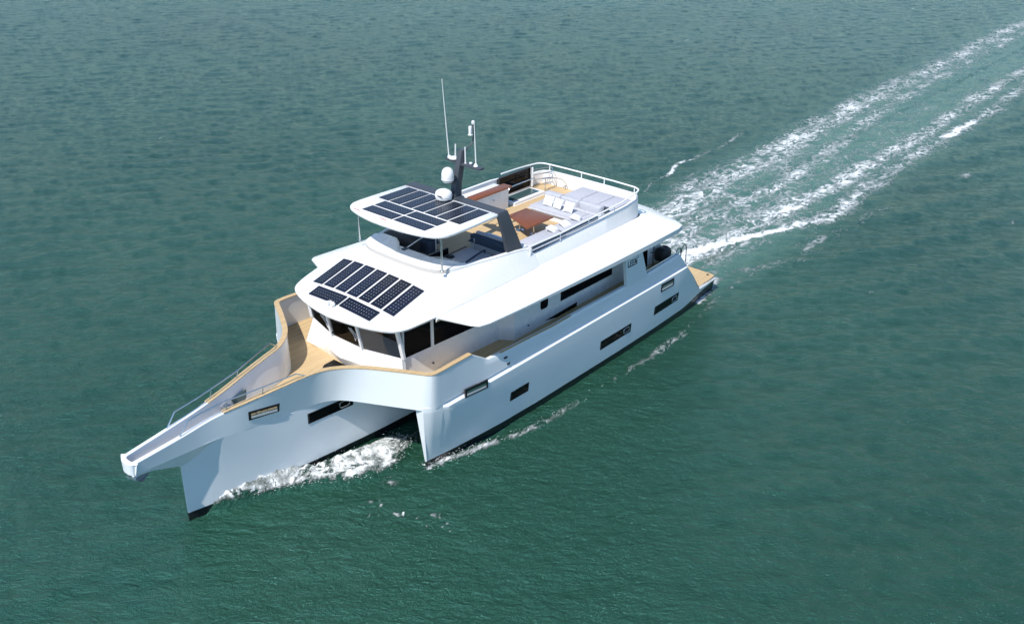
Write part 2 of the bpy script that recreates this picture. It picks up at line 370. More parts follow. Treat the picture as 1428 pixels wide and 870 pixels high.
    gate.inputs[1].default_value = 0.06; gate.inputs[2].default_value = 0.3
    foam = mth(nt, 'MULTIPLY', fm.outputs[0], gate.outputs[0])
    nt.links.new(mixc(nt, foam, base, (0.78, 0.80, 0.79)), b.inputs['Base Color'])
    nt.links.new(mth(nt, 'ADD', 0.17, mth(nt, 'MULTIPLY', foam, 0.6)), b.inputs['Roughness'])
    b.inputs['IOR'].default_value = 1.42
    b.inputs['Specular Tint'].default_value = (0.36, 0.93, 1.0, 1)
    pass
    # ripples
    def wind(along, across):
        t = N(nt, 'ShaderNodeTexCoord'); mp = N(nt, 'ShaderNodeMapping'); mp.vector_type = 'POINT'
        mp.inputs['Rotation'].default_value = (0, 0, R(-42)); nt.links.new(t.outputs['Object'], mp.inputs[0])
        m2 = N(nt, 'ShaderNodeMapping'); m2.inputs['Scale'].default_value = (along, across, 1); nt.links.new(mp.outputs[0], m2.inputs[0]); return m2.outputs[0]
    gust = ramp(nt, noise(nt, wind(1, .5), 0.045, 3), [(0.3, (0.75,)*3), (0.7, (1.2,)*3)])
    b1 = noise(nt, wind(1.15, .7), 1.4, 5, 0.65, 0.6)
    b2 = noise(nt, wind(1, .5), 3.4, 4, 0.65, 0.4)
    b3 = noise(nt, wind(1, .55), 9.0, 4, 0.7)
    b4 = noise(nt, wind(1, .6), 26.0, 3, 0.7)
    h = mth(nt, 'ADD', mth(nt, 'MULTIPLY', b1, 0.20), mth(nt, 'ADD', mth(nt, 'MULTIPLY', b2, 0.30), mth(nt, 'ADD', mth(nt, 'MULTIPLY', b3, 0.13), mth(nt, 'MULTIPLY', b4, 0.022))))
    h = mth(nt, 'MULTIPLY', h, gust)
    h = mth(nt, 'ADD', h, mth(nt, 'MULTIPLY', foam, 0.16))
    bp = N(nt, 'ShaderNodeBump'); bp.inputs['Strength'].default_value = 1.0; bp.inputs['Distance'].default_value = 0.5
    nt.links.new(h, bp.inputs['Height']); nt.links.new(bp.outputs[0], b.inputs['Normal'])
sea()

# ------------------------------------------------------------------ the yacht: hulls
boat = empty('trimaran_yacht', (0, 0, 0), 'large white trimaran motor yacht under way, solar panels on its roofs, long narrow bow', 'yacht')
def main_hull():
    mb = MB(); rows = []
    for x in [0,.15,.4,.8,1.3,2,3,4,5,6,7,9,12,16,20,24]:
        W = lerp(x, W_x, W_y); B = W*0.93; f = 0.0
        half = [(0.0,-0.95),(B*.75,-0.75),(B,-0.2),(B,0.09),(B+(W-B)*.6,1.2),(lerp(x, [0,.4,.8,1.1,2.1,3.2,4,4.5], [.03,.2,.36,.437,.547,.657,.787,.84]) if x <= 4 else W,lerp(x, [0,1.1,2.1,3.2,3.3], [2.42,2.405,2.335,2.255,2.255]))]
        off = 0.03 if x == 0 else 0
        rows.append([(x+off*(z > 1), -y, z) for y, z in half[::-1]]+[(x+off*(z > 1), y, z) for y, z in half[1:]])
    mb.loft(rows, close_u=True, cap=True)
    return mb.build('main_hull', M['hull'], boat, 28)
mh = main_hull()
# keel-to-pulpit wedge under the bow platform
mb = MB(); rows = []
for x, h, hb, zb in ((-1.56,.285,.27,2.40),(-1.0,.30,.25,2.31),(-.4,.33,.20,2.08),(0.0,.36,.12,1.88),(.4,.39,.12,1.90),(.75,.42,.18,2.02),(1.2,.45,.26,2.2),(1.6,.48,.38,2.38)):
    rows.append([(x,-h,2.44),(x,h,2.44),(x,hb,zb),(x,-hb,zb)])
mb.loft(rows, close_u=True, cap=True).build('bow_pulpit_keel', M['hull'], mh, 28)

TOP = [(-1.62,.0,2.83),(-1.615,.13,2.83),(-1.585,.225,2.83),(-1.52,.29,2.835),(-1.40,.33,2.85),(0,.40,3.02),(1.1,.45,3.18),(2.1,.63,3.28),(3.1,.86,3.40),(4.0,1.05,3.5),(4.55,1.2,3.53),(4.95,1.43,3.54),(5.3,1.74,3.54),(5.62,2.15,3.54),(5.9,2.62,3.54),(6.2,3.15,3.54),(6.48,3.68,3.54),(6.62,3.92,3.54),(6.80,4.04,3.54),(7.2,4.06,3.54)]
BOT = [(-1.62,.0,2.45),(-1.615,.12,2.45),(-1.585,.20,2.45),(-1.52,.26,2.45),(-1.40,.295,2.45),(0,.37,2.43),(1.1,.44,2.40),(2.1,.55,2.33),(3.2,.66,2.25),(4.0,.79,2.25),(4.5,.90,2.25),(4.85,1.05,2.25),(5.12,1.27,2.25),(5.40,1.68,2.25),(5.72,2.3,2.25),(6.0,2.85,2.25),(6.32,3.48,2.25),(6.50,3.82,2.25),(6.74,4.02,2.25),(7.2,4.055,2.34)]
AX = [7.2,8.55,9.40,11,13,14.4,17.6,19.1,21.70,22.27]; AZ = [3.54,3.53,3.0,2.95,2.88,2.90,2.85,2.86,2.96,2.37]
def ama_y(x): return lerp(x, [7.2,9,22,24,25.75], [4.06,4.07,4.07,3.88,3.76])
def zt(x): return lerp(x, [21.7,23.95,26], [2.96,.50,.40])
N0 = 7
top = cr(TOP, N0); bot = cr(BOT, N0)
for x in (7.6,8.1,8.55,8.8,9.1,9.4,10,11,12,13,14,15,16,17,18,19,20,21,21.7,22.0,22.27):
    top.append(np.array((x, ama_y(x)-lerp(x, [7.2,9], [.01,.06]), lerp(x, AX, AZ)))); bot.append(np.array((x, ama_y(x)-.003, 2.35)))
def inward(pts, d):
    out = []
    for i, p in enumerate(pts):
        a = pts[max(i-1, 0)]; b = pts[min(i+1, len(pts)-1)]; t = (b-a)[:2]
        if i == 0: t = np.array((0., 1.))
        t = t/np.linalg.norm(t); n = np.array((t[1], -t[0]))      # to the right of travel
        q = p.copy(); q[:2] += n*d; q[1] = max(q[1], 0) if i else 0
        out.append(q)
    return out
DZ = 2.42
TH = 0.14
skin = [b_*(1-t)+t_*t for b_, t_ in zip(bot, top) for t in [(DZ-b_[2])/(t_[2]-b_[2]) if t_[2] > DZ else 0]]
inn = inward(top, TH)
din = inward(skin, .07)
for a_, b_ in zip(din, inn):
    if a_[0] > 6.4: a_[:2] = b_[:2]
def deckz(x): return DZ if x > 1.2 else DZ+0.06
for s in (-1, 1):
    mb = MB(); rows = []
    for b_, t_, n_, d_ in zip(bot, top, inn, din):
        m1 = b_*.35+t_*.65
        rows.append([(b_[0], s*b_[1], b_[2]), (m1[0], s*m1[1], m1[2]), (t_[0], s*t_[1], t_[2]-.02), (t_[0]*.9+n_[0]*.1, s*(t_[1]*.9+n_[1]*.1), t_[2]), (n_[0], s*n_[1], n_[2]), (d_[0], s*d_[1], deckz(n_[0])-.03)])
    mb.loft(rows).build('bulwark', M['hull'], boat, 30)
    # teak capping
    for (xa, xb, wd, th, nm) in ((1.35, 8.6, .17, .03, 'cap_rail'), (9.45, 14.6, .06, .02, 'cap_rail')):
        sel = [i for i, p in enumerate(top) if xa <= p[0] <= xb and (p[0] > 1)]
        mb = MB(); rows = []
        o_ = inward(top, -.012); i_ = inward(top, wd)
        for i in sel:
            z = top[i][2]+.003
            rows.append([(o_[i][0], s*o_[i][1], z), (o_[i][0], s*o_[i][1], z+th), (i_[i][0], s*i_[i][1], z+th), (i_[i][0], s*i_[i][1], z)])
        mb.loft(rows, close_u=True, cap=True).build(nm, M['teak'], boat)
# decks
def plan(off, xa, xb):
    c = [p for p in (inward(top, off) if off else din) if xa <= p[0] <= xb]
    return [(p[0], -p[1]) for p in c]+[(p[0], p[1]) for p in c[::-1]]
MB().prism(plan(0, 1.2, 22.3), DZ-.06, DZ).build('main_deck', M['teak'], boat)
MB().prism(plan(0, -1.6, 1.3), DZ+.02, DZ+.06).build('pulpit_floor', M['grey'], boat)
k = [p for p in bot if p[0] > 2]
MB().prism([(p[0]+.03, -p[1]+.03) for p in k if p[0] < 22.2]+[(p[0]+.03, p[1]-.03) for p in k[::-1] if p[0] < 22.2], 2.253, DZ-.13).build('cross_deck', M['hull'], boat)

# outriggers
def outrigger(s):
    mb = MB(); rows = []
    xs = [6.46,6.6,6.76,7.12,7.3,7.6,8.2,9,10,11,12,14,16,18,20,21.5,21.7,22.3,23,23.8,23.95,24.6,25.2,25.75]
    for x in xs:
        yt = lerp(x, [6.46,6.6,6.76,7.2], [3.80,3.95,4.03,4.055]) if x < 7.2 else ama_y(x)
        d = lerp(x, [7.12,7.3], [0,.05]); o = lerp(x, [7.12,7.3], [0,.085])
        zl = lerp(x, [6.5,8.5,10,11.6,16,22,25.75], [2.18,1.92,1.73,1.63,1.6,1.6,1.6])
        B = lerp(x, [6.5,6.7,7.2,7.9,9.7,12,16.5,19.5,22.6,24.6,25.75], [3.615,3.64,3.69,3.77,3.95,4.04,4.09,4.09,4.0,3.78,3.70])
        yi = lerp(x, [6.5,7,9,25.75], [3.44,3.36,3.0,2.9]); yib = lerp(x, [6.5,6.7,7.5,10,25.75], [3.585,3.56,3.45,3.2,3.0])
        rk = lerp(x, [6.5,7.6], [1, 0])
        ring = [(yt,2.36),(yt-d,2.34),(yt-d,2.27),(yt+o,2.19),(yt+o,zl),(B+(yt+o-B)*.42,.95),(B,.09),(B-.04,-.3),((B+yib)/2,-.8),(yib,-.2),(yi,2.25)]
        zc = zt(x)
        rows.append([(x+rk*.105*(2.2-min(z, 2.2)), s*y, min(z, zc)) for y, z in ring])
    mb.loft(rows, close_u=True, cap=True)
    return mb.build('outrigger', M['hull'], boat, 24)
amas = {s: outrigger(s) for s in (-1, 1)}

# stern: raked transom with steps, bathing platform
mb = MB()
for i in range(5):
    mb.box((22.25+i*.34, -3.55, .3), (22.25+(i+1)*.34+.002, 3.55, DZ-.02-i*.40))
tr = mb.build('transom_steps', M['gel'], boat)
MB().prism([(23.9,-3.72),(25.3,-3.68),(25.70,-3.66),(25.78,-3.4),(25.82,0),(25.78,3.4),(25.70,3.66),(25.3,3.68),(23.9,3.72)], .30, .46).build('bathing_platform', M['hull'], boat)
pl = MB().prism([(23.95,-3.80),(25.3,-3.76),(25.72,-3.72),(25.80,-3.5),(25.84,0),(25.80,3.5),(25.72,3.72),(25.3,3.76),(23.95,3.80)], .475, .515).build('platform_decking', M['teak'], boat)
MB().lathe([(.05,0),(.06,.03),(.03,.06)], (25.55,-3.45,.505), 10).build('platform_cleat', M['black'], pl)

# hull windows (each its own part of the hull it sits in), dark glass with a slim frame; some carry an opening port
def on_ama(x, z):
    """outer skin of the port outrigger at x, z"""
    yt = ama_y(max(x, 7.2)); B = lerp(x, [6.7,7.2,7.9,9.7,12,16.5,19.5,22.6,24.6], [3.64,3.69,3.77,3.95,4.04,4.09,4.09,4.0,3.78])
    zl = lerp(x, [6.5,8.5,10,11.6,16,22], [2.18,1.92,1.73,1.63,1.6,1.6])
    if z >= 2.2: return yt
    if z >= zl: return yt+.085
    m = B+(yt+.085-B)*.42
    return lerp(z, [.09,.95,zl], [B,m,yt+.085])
def hullwin(x0, x1, z0, z1, parent, s, yf, port=False, inner=None):
    c = [(x0,z1),(x1,z1),(x1,z0),(x0,z0)]
    P = [Vector((x, s*yf(x, z), z)) for x, z in c]
    n = (P[1]-P[0]).cross(P[3]-P[0]).normalized()
    if n.y*s < 0: n = -n
    mb = MB(); t = .045
    ctr = sum(P, Vector())/4
    inn_ = [p+(ctr-p).normalized()*t*1.3 for p in P]
    # frame ring
    mb.loft([[p-n*.05 for p in P], [p+n*.012 for p in P], [p+n*.012 for p in inn_], [p-n*.02 for p in inn_]], close_u=True)
    f = mb.build('hull_window', M['ink'], parent)
    g = MB().slab([p-n*.012 for p in inn_], n, .014).build('pane', M['bglass'] if inner is None else inner, f)
    if port:
        u = (P[1]-P[0]).normalized(); v = (P[0]-P[3]).normalized(); L = (P[1]-P[0]).length; H = (P[0]-P[3]).length
        c0 = P[0]+u*(L-.34)-v*H*.5+n*.015; path = []
        for a in range(24):
            an = a*2*math.pi/24; cx = math.cos(an); cy = math.sin(an)
            px = math.copysign(abs(cx)**.55, cx)*.2; py = math.copysign(abs(cy)**.55, cy)*H*.27
            path.append(c0+u*px+v*py)
        MB().tube(path, .014, 6, True).build('opening_port', M['steel'], f)
    return f
for s in (-1, 1):
    A = amas[s]
    hullwin(10.49,11.48,.84,1.23,A,s,on_ama)
    hullwin(15.92,18.06,.69,1.09,A,s,on_ama,True)
    hullwin(19.83,21.79,.76,1.16,A,s,on_ama,True)
    W_ = lambda x, z: lerp(x, W_x, W_y)*(.93+.07*min(max((z-.09)/2.1,0),1))
    hullwin(4.17,5.92,1.60,1.98,mh,s,lambda x, z: W_(x, z)+.012,True)
# fairlead openings through the topsides: frame, steel roller, view of the deck behind
def fairlead(x0, x1, za, zb, h, s, yf, inner='ink', r1='steel', r2='grey'):
    c = [(x0,za),(x1,zb),(x1,zb-h),(x0,za-h)]
    P = [Vector((x, s*yf(x, z), z)) for x, z in c]
    n = (P[1]-P[0]).cross(P[3]-P[0]).normalized(); n = n if n.y*s > 0 else -n
    ctr = sum(P, Vector())/4; I = [p+(ctr-p).normalized()*.06 for p in P]
    f = MB().loft([[p-n*.03 for p in P], [p+n*.02 for p in P], [p+n*.02 for p in I], [p-n*.02 for p in I]], close_u=True).build('fairlead', M['ink'], boat)
    MB().slab([p-n*.02 for p in I], n, .026).build('opening', M[inner], f)
    u = (P[1]-P[0]); v = (P[3]-P[0])
    MB().slab([P[0]+u*.08+v*.28+n*.012, P[0]+u*.92+v*.28+n*.012, P[0]+u*.92+v*.48+n*.012, P[0]+u*.08+v*.48+n*.012], n, .008).build('roller', M[r1], f)
    MB().slab([P[0]+u*.08+v*.58+n*.012, P[0]+u*.92+v*.58+n*.012, P[0]+u*.92+v*.84+n*.012, P[0]+u*.08+v*.84+n*.012], n, .008).build('roller', M[r2], f)
    return f
def on_top(x, z):
    xs = [p[0] for p in top if p[0] > 0]; ya = [p[1] for p in top if p[0] > 0]; yb = [np.interp(x, [p[0] for p in bot if p[0] > 0], [p[1] for p in bot if p[0] > 0])][0]
    zt_ = np.interp(x, xs, [p[2] for p in top if p[0] > 0]); y1 = np.interp(x, xs, ya); zb_ = np.interp(x, [p[0] for p in bot if p[0] > 0], [p[2] for p in bot if p[0] > 0])
    return float(yb+(y1-yb)*(z-zb_)/(zt_-zb_))
for s in (-1, 1):
    fairlead(2.15,3.18,2.95,2.85,.31,s,on_top,'ink','teak','grey')
    fairlead(8.06,9.18,2.47,2.37,.32,s,lambda x, z: ama_y(x)+.088)
    fairlead(20.15,21.15,2.10,2.08,.36,s,lambda x, z: ama_y(x)+.088)
    for x, z in ((10.15,2.72),(10.3,2.42)):
        MB().box((x, s*4.07-.02, z), (x+.14, s*4.07+.02, z+.05)).build('drain_port', M['ink'], boat)

# ------------------------------------------------------------------ deckhouse
SILL, CEIL = 3.37, 4.5
SX = [7.07,11.5,11.83,20.75]; SY = [2.34,2.58,3.10,3.10]
for s in (-1, 1):
    mb = MB(); rows = []
    for x, y in zip(SX, SY):
        b = .06 if x < 11.6 else 0
        rows.append([(x-(.0 if x > 7.1 else .05), s*(y+b), DZ-.02), (x, s*y, SILL), (x, s*y, CEIL+.1), (x, s*(y-.06), CEIL+.1), (x, s*(y-.06), DZ-.02)])
    wall = mb.loft(rows, close_u=True, cap=True).build('deckhouse_side', M['gel'], boat, 25)
    def wy(x): return lerp(x, SX, SY)
    # wheelhouse side windows, black glass
    def sidewin(x0, x1, z00, z01, z10, z11, name='side_window'):
        P = [(x0, s*(wy(x0)+.004), z00), (x0, s*(wy(x0)+.004), z01), (x1, s*(wy(x1)+.004), z11), (x1, s*(wy(x1)+.004), z10)]
        return MB().slab(P, (0, s, 0), .014).build(name, M['bglass'], wall)
    sidewin(7.12, 8.26, 3.39, 4.56, 3.38, 4.56); sidewin(8.36, 10.95, 3.38, 4.56, 3.36, 4.5)
    MB().slab([(8.25, s*(wy(8.25)+.004), 3.36), (8.25, s*(wy(8.25)+.004), 4.58), (8.37, s*(wy(8.37)+.004), 4.58), (8.37, s*(wy(8.37)+.004), 3.36)], (0, s, 0), .045).build('mullion', M['wrail'], wall)
    # porthole with rounded corners and the long saloon window
    path = []
    for a in range(20):
        an = a*2*math.pi/20; c, q = math.cos(an), math.sin(an)
        path.append((13.53+math.copysign(abs(c)**.45, c)*.22, s*3.104, 3.31+math.copysign(abs(q)**.45, q)*.22))
    MB().slab(path, (0, s, 0), .014).build('porthole', M['bglass'], wall)
    MB().slab([(14.54, s*3.104, 3.03), (14.54, s*3.104, 3.46), (17.92, s*3.104, 3.41), (17.92, s*3.104, 3.0)], (0, s, 0), .014).build('saloon_window', M['bglass'], wall)
    MB().slab([(13.62, s*3.104, 2.55), (15.6, s*3.104, 2.60), (15.6, s*3.104, 2.43), (14.3, s*3.104, 2.43)], (0, s, 0), .012).build('low_window', M['bglass'], wall)
    for x, y in ((8.3, 2.46), (12.6, 3.11)):
        MB().lathe([(.03,-.02),(.03,.03),(.02,.05)], (x, s*y, 2.75), 10, (0, s, 0)).build('deck_light', M['anth'], wall)
# front: sloping white apron under the windscreen, undercut at the middle
sill = [(7.07,-2.34),(6.65,-.78),(6.65,.78),(7.07,2.34)]
apr = [(6.84,2.54,DZ-.01),(6.74,1.8,DZ+.06),(6.68,1.05,2.72),(6.42,.5,2.86),(6.28,0,2.90)]
apr = [(x,-y,z) for x, y, z in apr]+[(x,y,z) for x, y, z in apr[::-1][1:]]
def sill_at(y):
    ay = abs(y); return lerp(ay, [0,.78,2.34], [6.65,6.65,7.07])
rows = []
for x, y, z in apr:
    ys = y*2.34/2.62
    rows.append([(sill_at(ys), ys, SILL), (x, y, z), (lerp(abs(y), [0,1.05,1.8,2.54], [6.58,6.72,6.80,6.88]), y*.99, DZ-.02)])
rows = [[(7.09,-2.38,SILL),(7.09,-2.46,DZ-.01),(7.09,-2.46,DZ-.02)]]+rows+[[(7.09,2.38,SILL),(7.09,2.46,DZ-.01),(7.09,2.46,DZ-.02)]]
front = MB().loft(rows).build('deckhouse_front', M['gel'], boat, 30)
# dashboard, dark interior
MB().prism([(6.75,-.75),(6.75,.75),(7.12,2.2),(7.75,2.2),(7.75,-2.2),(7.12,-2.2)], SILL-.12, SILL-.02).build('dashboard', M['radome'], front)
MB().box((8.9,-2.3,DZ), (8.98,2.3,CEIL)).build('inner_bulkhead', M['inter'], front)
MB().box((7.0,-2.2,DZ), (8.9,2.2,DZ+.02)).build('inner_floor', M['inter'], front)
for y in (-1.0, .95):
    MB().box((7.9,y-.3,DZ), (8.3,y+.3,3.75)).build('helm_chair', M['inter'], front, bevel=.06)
# three raked-forward panes and their mullions
LEAN = -.23; ZT = 4.58
for (xa, ya), (xb, yb) in zip(sill[:-1], sill[1:]):
    d = Vector((xb-xa, yb-ya, 0)).normalized()
    a = Vector((xa, ya, SILL))+d*.06; b = Vector((xb, yb, SILL))-d*.06
    lean = Vector((LEAN, 0, ZT-SILL))
    g = MB().slab([a, b, b+lean+Vector((0,-.0,0)), a+lean], (1, 0, 0), .012).build('windscreen_pane', M['glass'], front)
for x, y in sill:
    e = .075 if abs(y) > 1 else .045
    P = Vector((x-.015, y, SILL-.01)); Q = Vector((x+LEAN-.015, y*(.985), ZT))
    mb = MB(); rows = []
    for c in (P, Q): rows.append([c+Vector((-.03,-e,0)), c+Vector((-.03,e,0)), c+Vector((.06,e,0)), c+Vector((.06,-e,0))])
    mb.loft(rows, close_u=True, cap=True).build('mullion', M['wrail'], front)
for y0, y1 in ((1.0,.72),(-.45,-.72)):
    wp = MB().tube([(6.48,y0,4.1),(6.56,(y0+y1)/2,3.85),(6.60,y1+.1,3.62)], .012, 6).tube([(6.46,y0+.08,4.1),(6.54,(y0+y1)/2+.07,3.85),(6.58,y1+.16,3.62)], .012, 6)
    wp = wp.build('wiper_arm', M['wrail'], front)
    MB().tube([(6.53,y1+.25,3.95),(6.60,y1+.08,3.62),(6.64,y1,3.42)], .018, 6).build('wiper_blade', M['black'], wp)
# dark glass hatch let into the foredeck
MB().prism([(6.0,-.5),(5.92,.3),(5.96,.55),(6.1,.63),(6.56,.66),(6.56,-.5)], DZ+.004, DZ+.035).build('deck_hatch', M['bglass'], boat)
# aft bulkhead with glazed door, and the wing panels that carry the name
MB().box((20.70,-3.0,DZ), (20.76,3.0,CEIL)).build('aft_bulkhead', M['bglass'], boat)
for s in (-1, 1):
    P = [(17.62,2.84),(17.34,4.36),(18.46,4.36),(19.10,2.84)]
    pn = MB().slab([(x, s*3.93, z) for x, z in P], (0, s, 0), .142).build('wing_panel', M['hull'], boat)
    if s == -1:
        # name on the panel: L E E N drawn as strokes, plus a small raised mark
        lt = MB(); W0 = Vector((17.60, 0, 3.70)); U = Vector((.155, 0, -.008)); H = .235; sk = -.022
        def stroke(u0, v0, u1, v1, w_=.038):
            a = W0+Vector((u0+sk*v0/H, 0, v0)); b = W0+Vector((u1+sk*v1/H, 0, v1)); d = (b-a).normalized(); n = Vector((-d.z, 0, d.x))*w_/2
            lt.slab([Vector((p.x, -4.0745, p.z)) for p in (a-n-d*w_/2, b-n+d*w_/2, b+n+d*w_/2, a+n-d*w_/2)], (0,-1,0), .006)
        def glyph(i, st):
            for a in st: stroke(i*.165+a[0]*.115, a[1]*H-i*.008, i*.165+a[2]*.115, a[3]*H-i*.008)
        E_ = [(0,0,0,1),(0,0,1,0),(0,.5,.9,.5),(0,1,1,1)]
        glyph(0, [(0,0,0,1),(0,0,1,0)]); glyph(1, E_); glyph(2, E_); glyph(3, [(0,0,0,1),(0,1,1,0),(1,0,1,1)])
        stroke(.70,.21,.70,.29,.03)
        lt.build('lettering', M['ink'], pn)
# aft deck behind the panel
MB().slab([(19.80,-3.104,2.47),(20.62,-3.104,2.47),(20.45,-3.104,4.25),(19.62,-3.104,4.25)], (0,-1,0), .014).build('aft_door', M['bglass'], boat)
sp = MB().slab([(20.76,-3.05,2.43),(21.9,-3.05,2.43),(21.75,-3.05,3.0),(21.05,-3.05,4.2),(20.76,-3.05,4.2)], (0,1,0), .05).build('stair_panel', M['gel'], boat)
for z in (2.95, 3.5):
    MB().tube([(20.76,-3.09,z+.12),(21.75,-3.09,z-.25)], .02, 6).build('stair_rod', M['anth'], sp)
hr = MB().tube([(19.2,-3.95,2.98),(21.0,-3.95,3.03),(21.75,-3.95,3.06)], .02, 8)
for x in (19.3, 20.5, 21.7): hr.tube([(x,-3.95,2.84),(x,-3.95,3.03)], .016, 6)
hr.build('handrail', M['steel'], boat)
for x in (21.75, 22.2):
    MB().tube(cr([(x-.2,-3.9,2.5+.1*(x<22)),(x-.15,-3.9,3.05),(x+.05,-3.9,3.16),(x+.22,-3.9,3.0),(x+.28,-3.9,2.3)], 5), .02, 8).build('boarding_handle', M['anth'], boat)
MB().tube(cr([(19.8,-3.2,4.2),(20.3,-3.25,4.12),(20.65,-3.3,3.75),(20.75,-3.3,2.5)], 5), .022, 8).build('awning_pole', M['anth'], boat)

# ------------------------------------------------------------------ upper deck: roof, wings, coaming
E_ = [(5.86,0,4.66),(5.90,.5,4.66),(6.0,1.15,4.66),(6.16,1.75,4.65),(6.38,2.25,4.64),(6.62,2.56,4.64),(6.95,2.74,4.67),(7.4,2.86,4.73),(8.05,3.0,4.80)]
I_ = [(9.02,0,5.53),(9.03,.42,5.53),(9.05,.85,5.53),(9.09,1.25,5.53),(9.18,1.58,5.53),(9.32,1.84,5.53),(9.55,2.02,5.53),(9.85,2.14,5.55),(10.3,2.25,5.58)]
T_ = [.15]*9
K2 = [(9.0,2.98,4.80),(10,2.97,4.79),(11,2.95,4.79),(12,2.93,4.78),(12.9,2.92,4.78),(13.45,2.88,4.765)]
I2 = [(10.9,2.36,5.58),(11.5,2.44,5.55),(12.1,2.50,5.52),(12.6,2.54,5.49),(13.05,2.57,5.43),(13.45,2.68,5.15)]
Ee = cr(E_, 4)+[np.array(p, float) for p in K2]; Ie = cr(I_, 4)+[np.array(p, float) for p in I2]
def roof():
    mb = MB(); half = []
    for e, i in zip(Ee, Ie):
        row = []
        for t in (0, .06, .2, .4, .6, .8, 1):
            p = e*(1-t)+i*t; hmp = .0*math.sin(math.pi*min(t*1.0, 1))**.8*max(0, min(1, (8.2-e[0])/1.2))
            row.append((p[0], p[1], p[2]+hmp))
        low = [(e[0]+.02, max(e[1]-.02, 0), e[2]-.07), (e[0]+.1, max(e[1]-.1, 0), e[2]-.10), (max(e[0], 6.4)+.5, 0, 4.53)]
        half.append((row[::-1]+low))
    full = [[(x,-y,z) for x, y, z in r] for r in half[::-1]]+half[1:]
    mb.loft(full)
    return mb.build('wheelhouse_roof', M['gel'], boat, 40)
rf = roof()
# wings: broad side overhangs running aft and round the stern
Kw = [(7.98,2.96,4.79),(8.2,2.95,4.785),(8.6,2.93,4.78),(9.2,2.9,4.775),(11,2.88,4.77),(13,2.86,4.76),(16,2.84,4.755),(19,2.8,4.75),(20.2,2.76,4.75),(20.5,2.66,4.75),(20.62,2.4,4.75),(20.66,1.5,4.75),(20.68,0,4.75)]
Ow = [(8.02,3.03,4.785),(8.50,4.0,4.66),(8.72,4.2,4.61),(9.15,4.27,4.575),(11,4.27,4.50),(13,4.27,4.46),(16,4.27,4.42),(19,4.27,4.41),(21.0,4.25,4.41),(21.45,4.15,4.41),(21.72,3.7,4.41),(22.25,2.0,4.42),(22.5,0,4.42)]
mb = MB(); half = []
for k_, o_ in zip(Kw, Ow):
    k_ = np.array(k_); o_ = np.array(o_); m = k_*.5+o_*.5
    th = lerp(o_[0], [8.0,9.2,11,14,20], [.05,.06,.09,.17,.23])
    half.append([tuple(k_), (m[0], m[1], m[2]+.02), tuple(k_*.03+o_*.97), (o_[0], o_[1], o_[2]-.025), (o_[0], o_[1], o_[2]-th), tuple(k_*.06+o_*.94-np.array((0,0,th+.01))), (k_[0], k_[1], 4.58 if o_[0] < 9 else 4.42)])
# split each side from the tip, joined aft
full = half+[[(x,-y,z) for x, y, z in r] for r in half[::-1][1:]]
wing = mb.loft(full, close_u=True, cap=True).build('side_wing', M['gel'], boat, 38)
MB().prism([(8.3,-2.85),(20.5,-2.85),(20.5,2.85),(8.3,2.85)], 4.50, 4.56).build('deckhouse_ceiling', M['gel'], boat)
# flybridge coaming
CIp = [tuple(p) for p in Ie]
def coaming(s):
    base = [np.array(p) for p in Ie]+[np.array(p, float) for p in ((13.47,2.86,4.77),(13.8,2.85,4.77),(15,2.84,4.76),(17,2.82,4.76),(17.8,2.81,4.76),(18.1,2.81,4.76),(19.4,2.78,4.76),(20.1,2.74,4.76),(20.42,2.6,4.76),(20.58,2.3,4.76),(20.62,1.2,4.76),(20.63,0,4.76))]
    
    if s < 0: zt_ = [5.71]*20+list(np.linspace(5.71,5.665,13))+[5.645,5.61,5.585,5.55,5.49,5.22,5.22,5.22,5.27,5.35,5.37,5.38,5.42,5.5,5.58,5.62,5.64,5.64]
    else: zt_ = [5.71]*20+list(np.linspace(5.71,5.64,13))+[5.66,5.70,5.76,5.82,5.88,5.92,5.93,5.93,5.93,5.93,5.86,5.6,5.56,5.56,5.58,5.62,5.64,5.64]
    n = len(base); zt_ = zt_[-n:] if len(zt_) >= n else [5.72]*(n-len(zt_))+zt_
    topc = []
    for b, z in zip(base, zt_):
        q = b.copy(); q[2] = z
        if b[0] > 13.46: q[1] = max(min(q[1], 2.66 if b[0] < 20.2 else q[1]-.1), 0); q[0] = min(q[0], 20.5)
        topc.append(q)
    # inward offset
    ins = []
    for i, p in enumerate(topc):
        a = topc[max(i-1,0)]; b = topc[min(i+1,n-1)]; t = (b-a)[:2]; t = t/(np.linalg.norm(t)+1e-9)
        q = p.copy(); q[:2] += np.array((t[1], -t[0]))*.13
        if i == 0 or i == n-1: q[1] = 0; q[0] = p[0]+(.13 if i == 0 else -.13)
        ins.append(q)
    rows = [[(b[0], s*b[1], b[2]-.02), (t[0], s*t[1], t[2]-.02), (t[0]*.85+i[0]*.15, s*(t[1]*.85+i[1]*.15), t[2]), (i[0], s*i[1], i[2]), (i[0], s*i[1], 4.98)] for b, t, i in zip(base, topc, ins)]
    o = MB().loft(rows).build('flybridge_coaming', M['gel'], boat, 30)
    return o, topc, ins
coam = {s: coaming(s) for s in (-1, 1)}
FZ = 5.03
for s in (-1, 1):
    tp = coam[s][1]; rows = []
    for i in range(26):
        b, t = Ie[i], tp[i]; a = tp[max(i-1, 0)]; c = tp[i+1]; d = (c-a)[:2]; d = d/np.linalg.norm(d); n = np.array((-d[1], d[0]))*.006
        rows.append([(b[0]+n[0], s*(b[1]+n[1]), b[2]+.004), (t[0]+n[0], s*(t[1]+n[1]), t[2]-.028)])
    MB().loft(rows).build('coaming_band', M['band'], coam[s][0])
ip = coam[-1][2]; isb = coam[1][2]
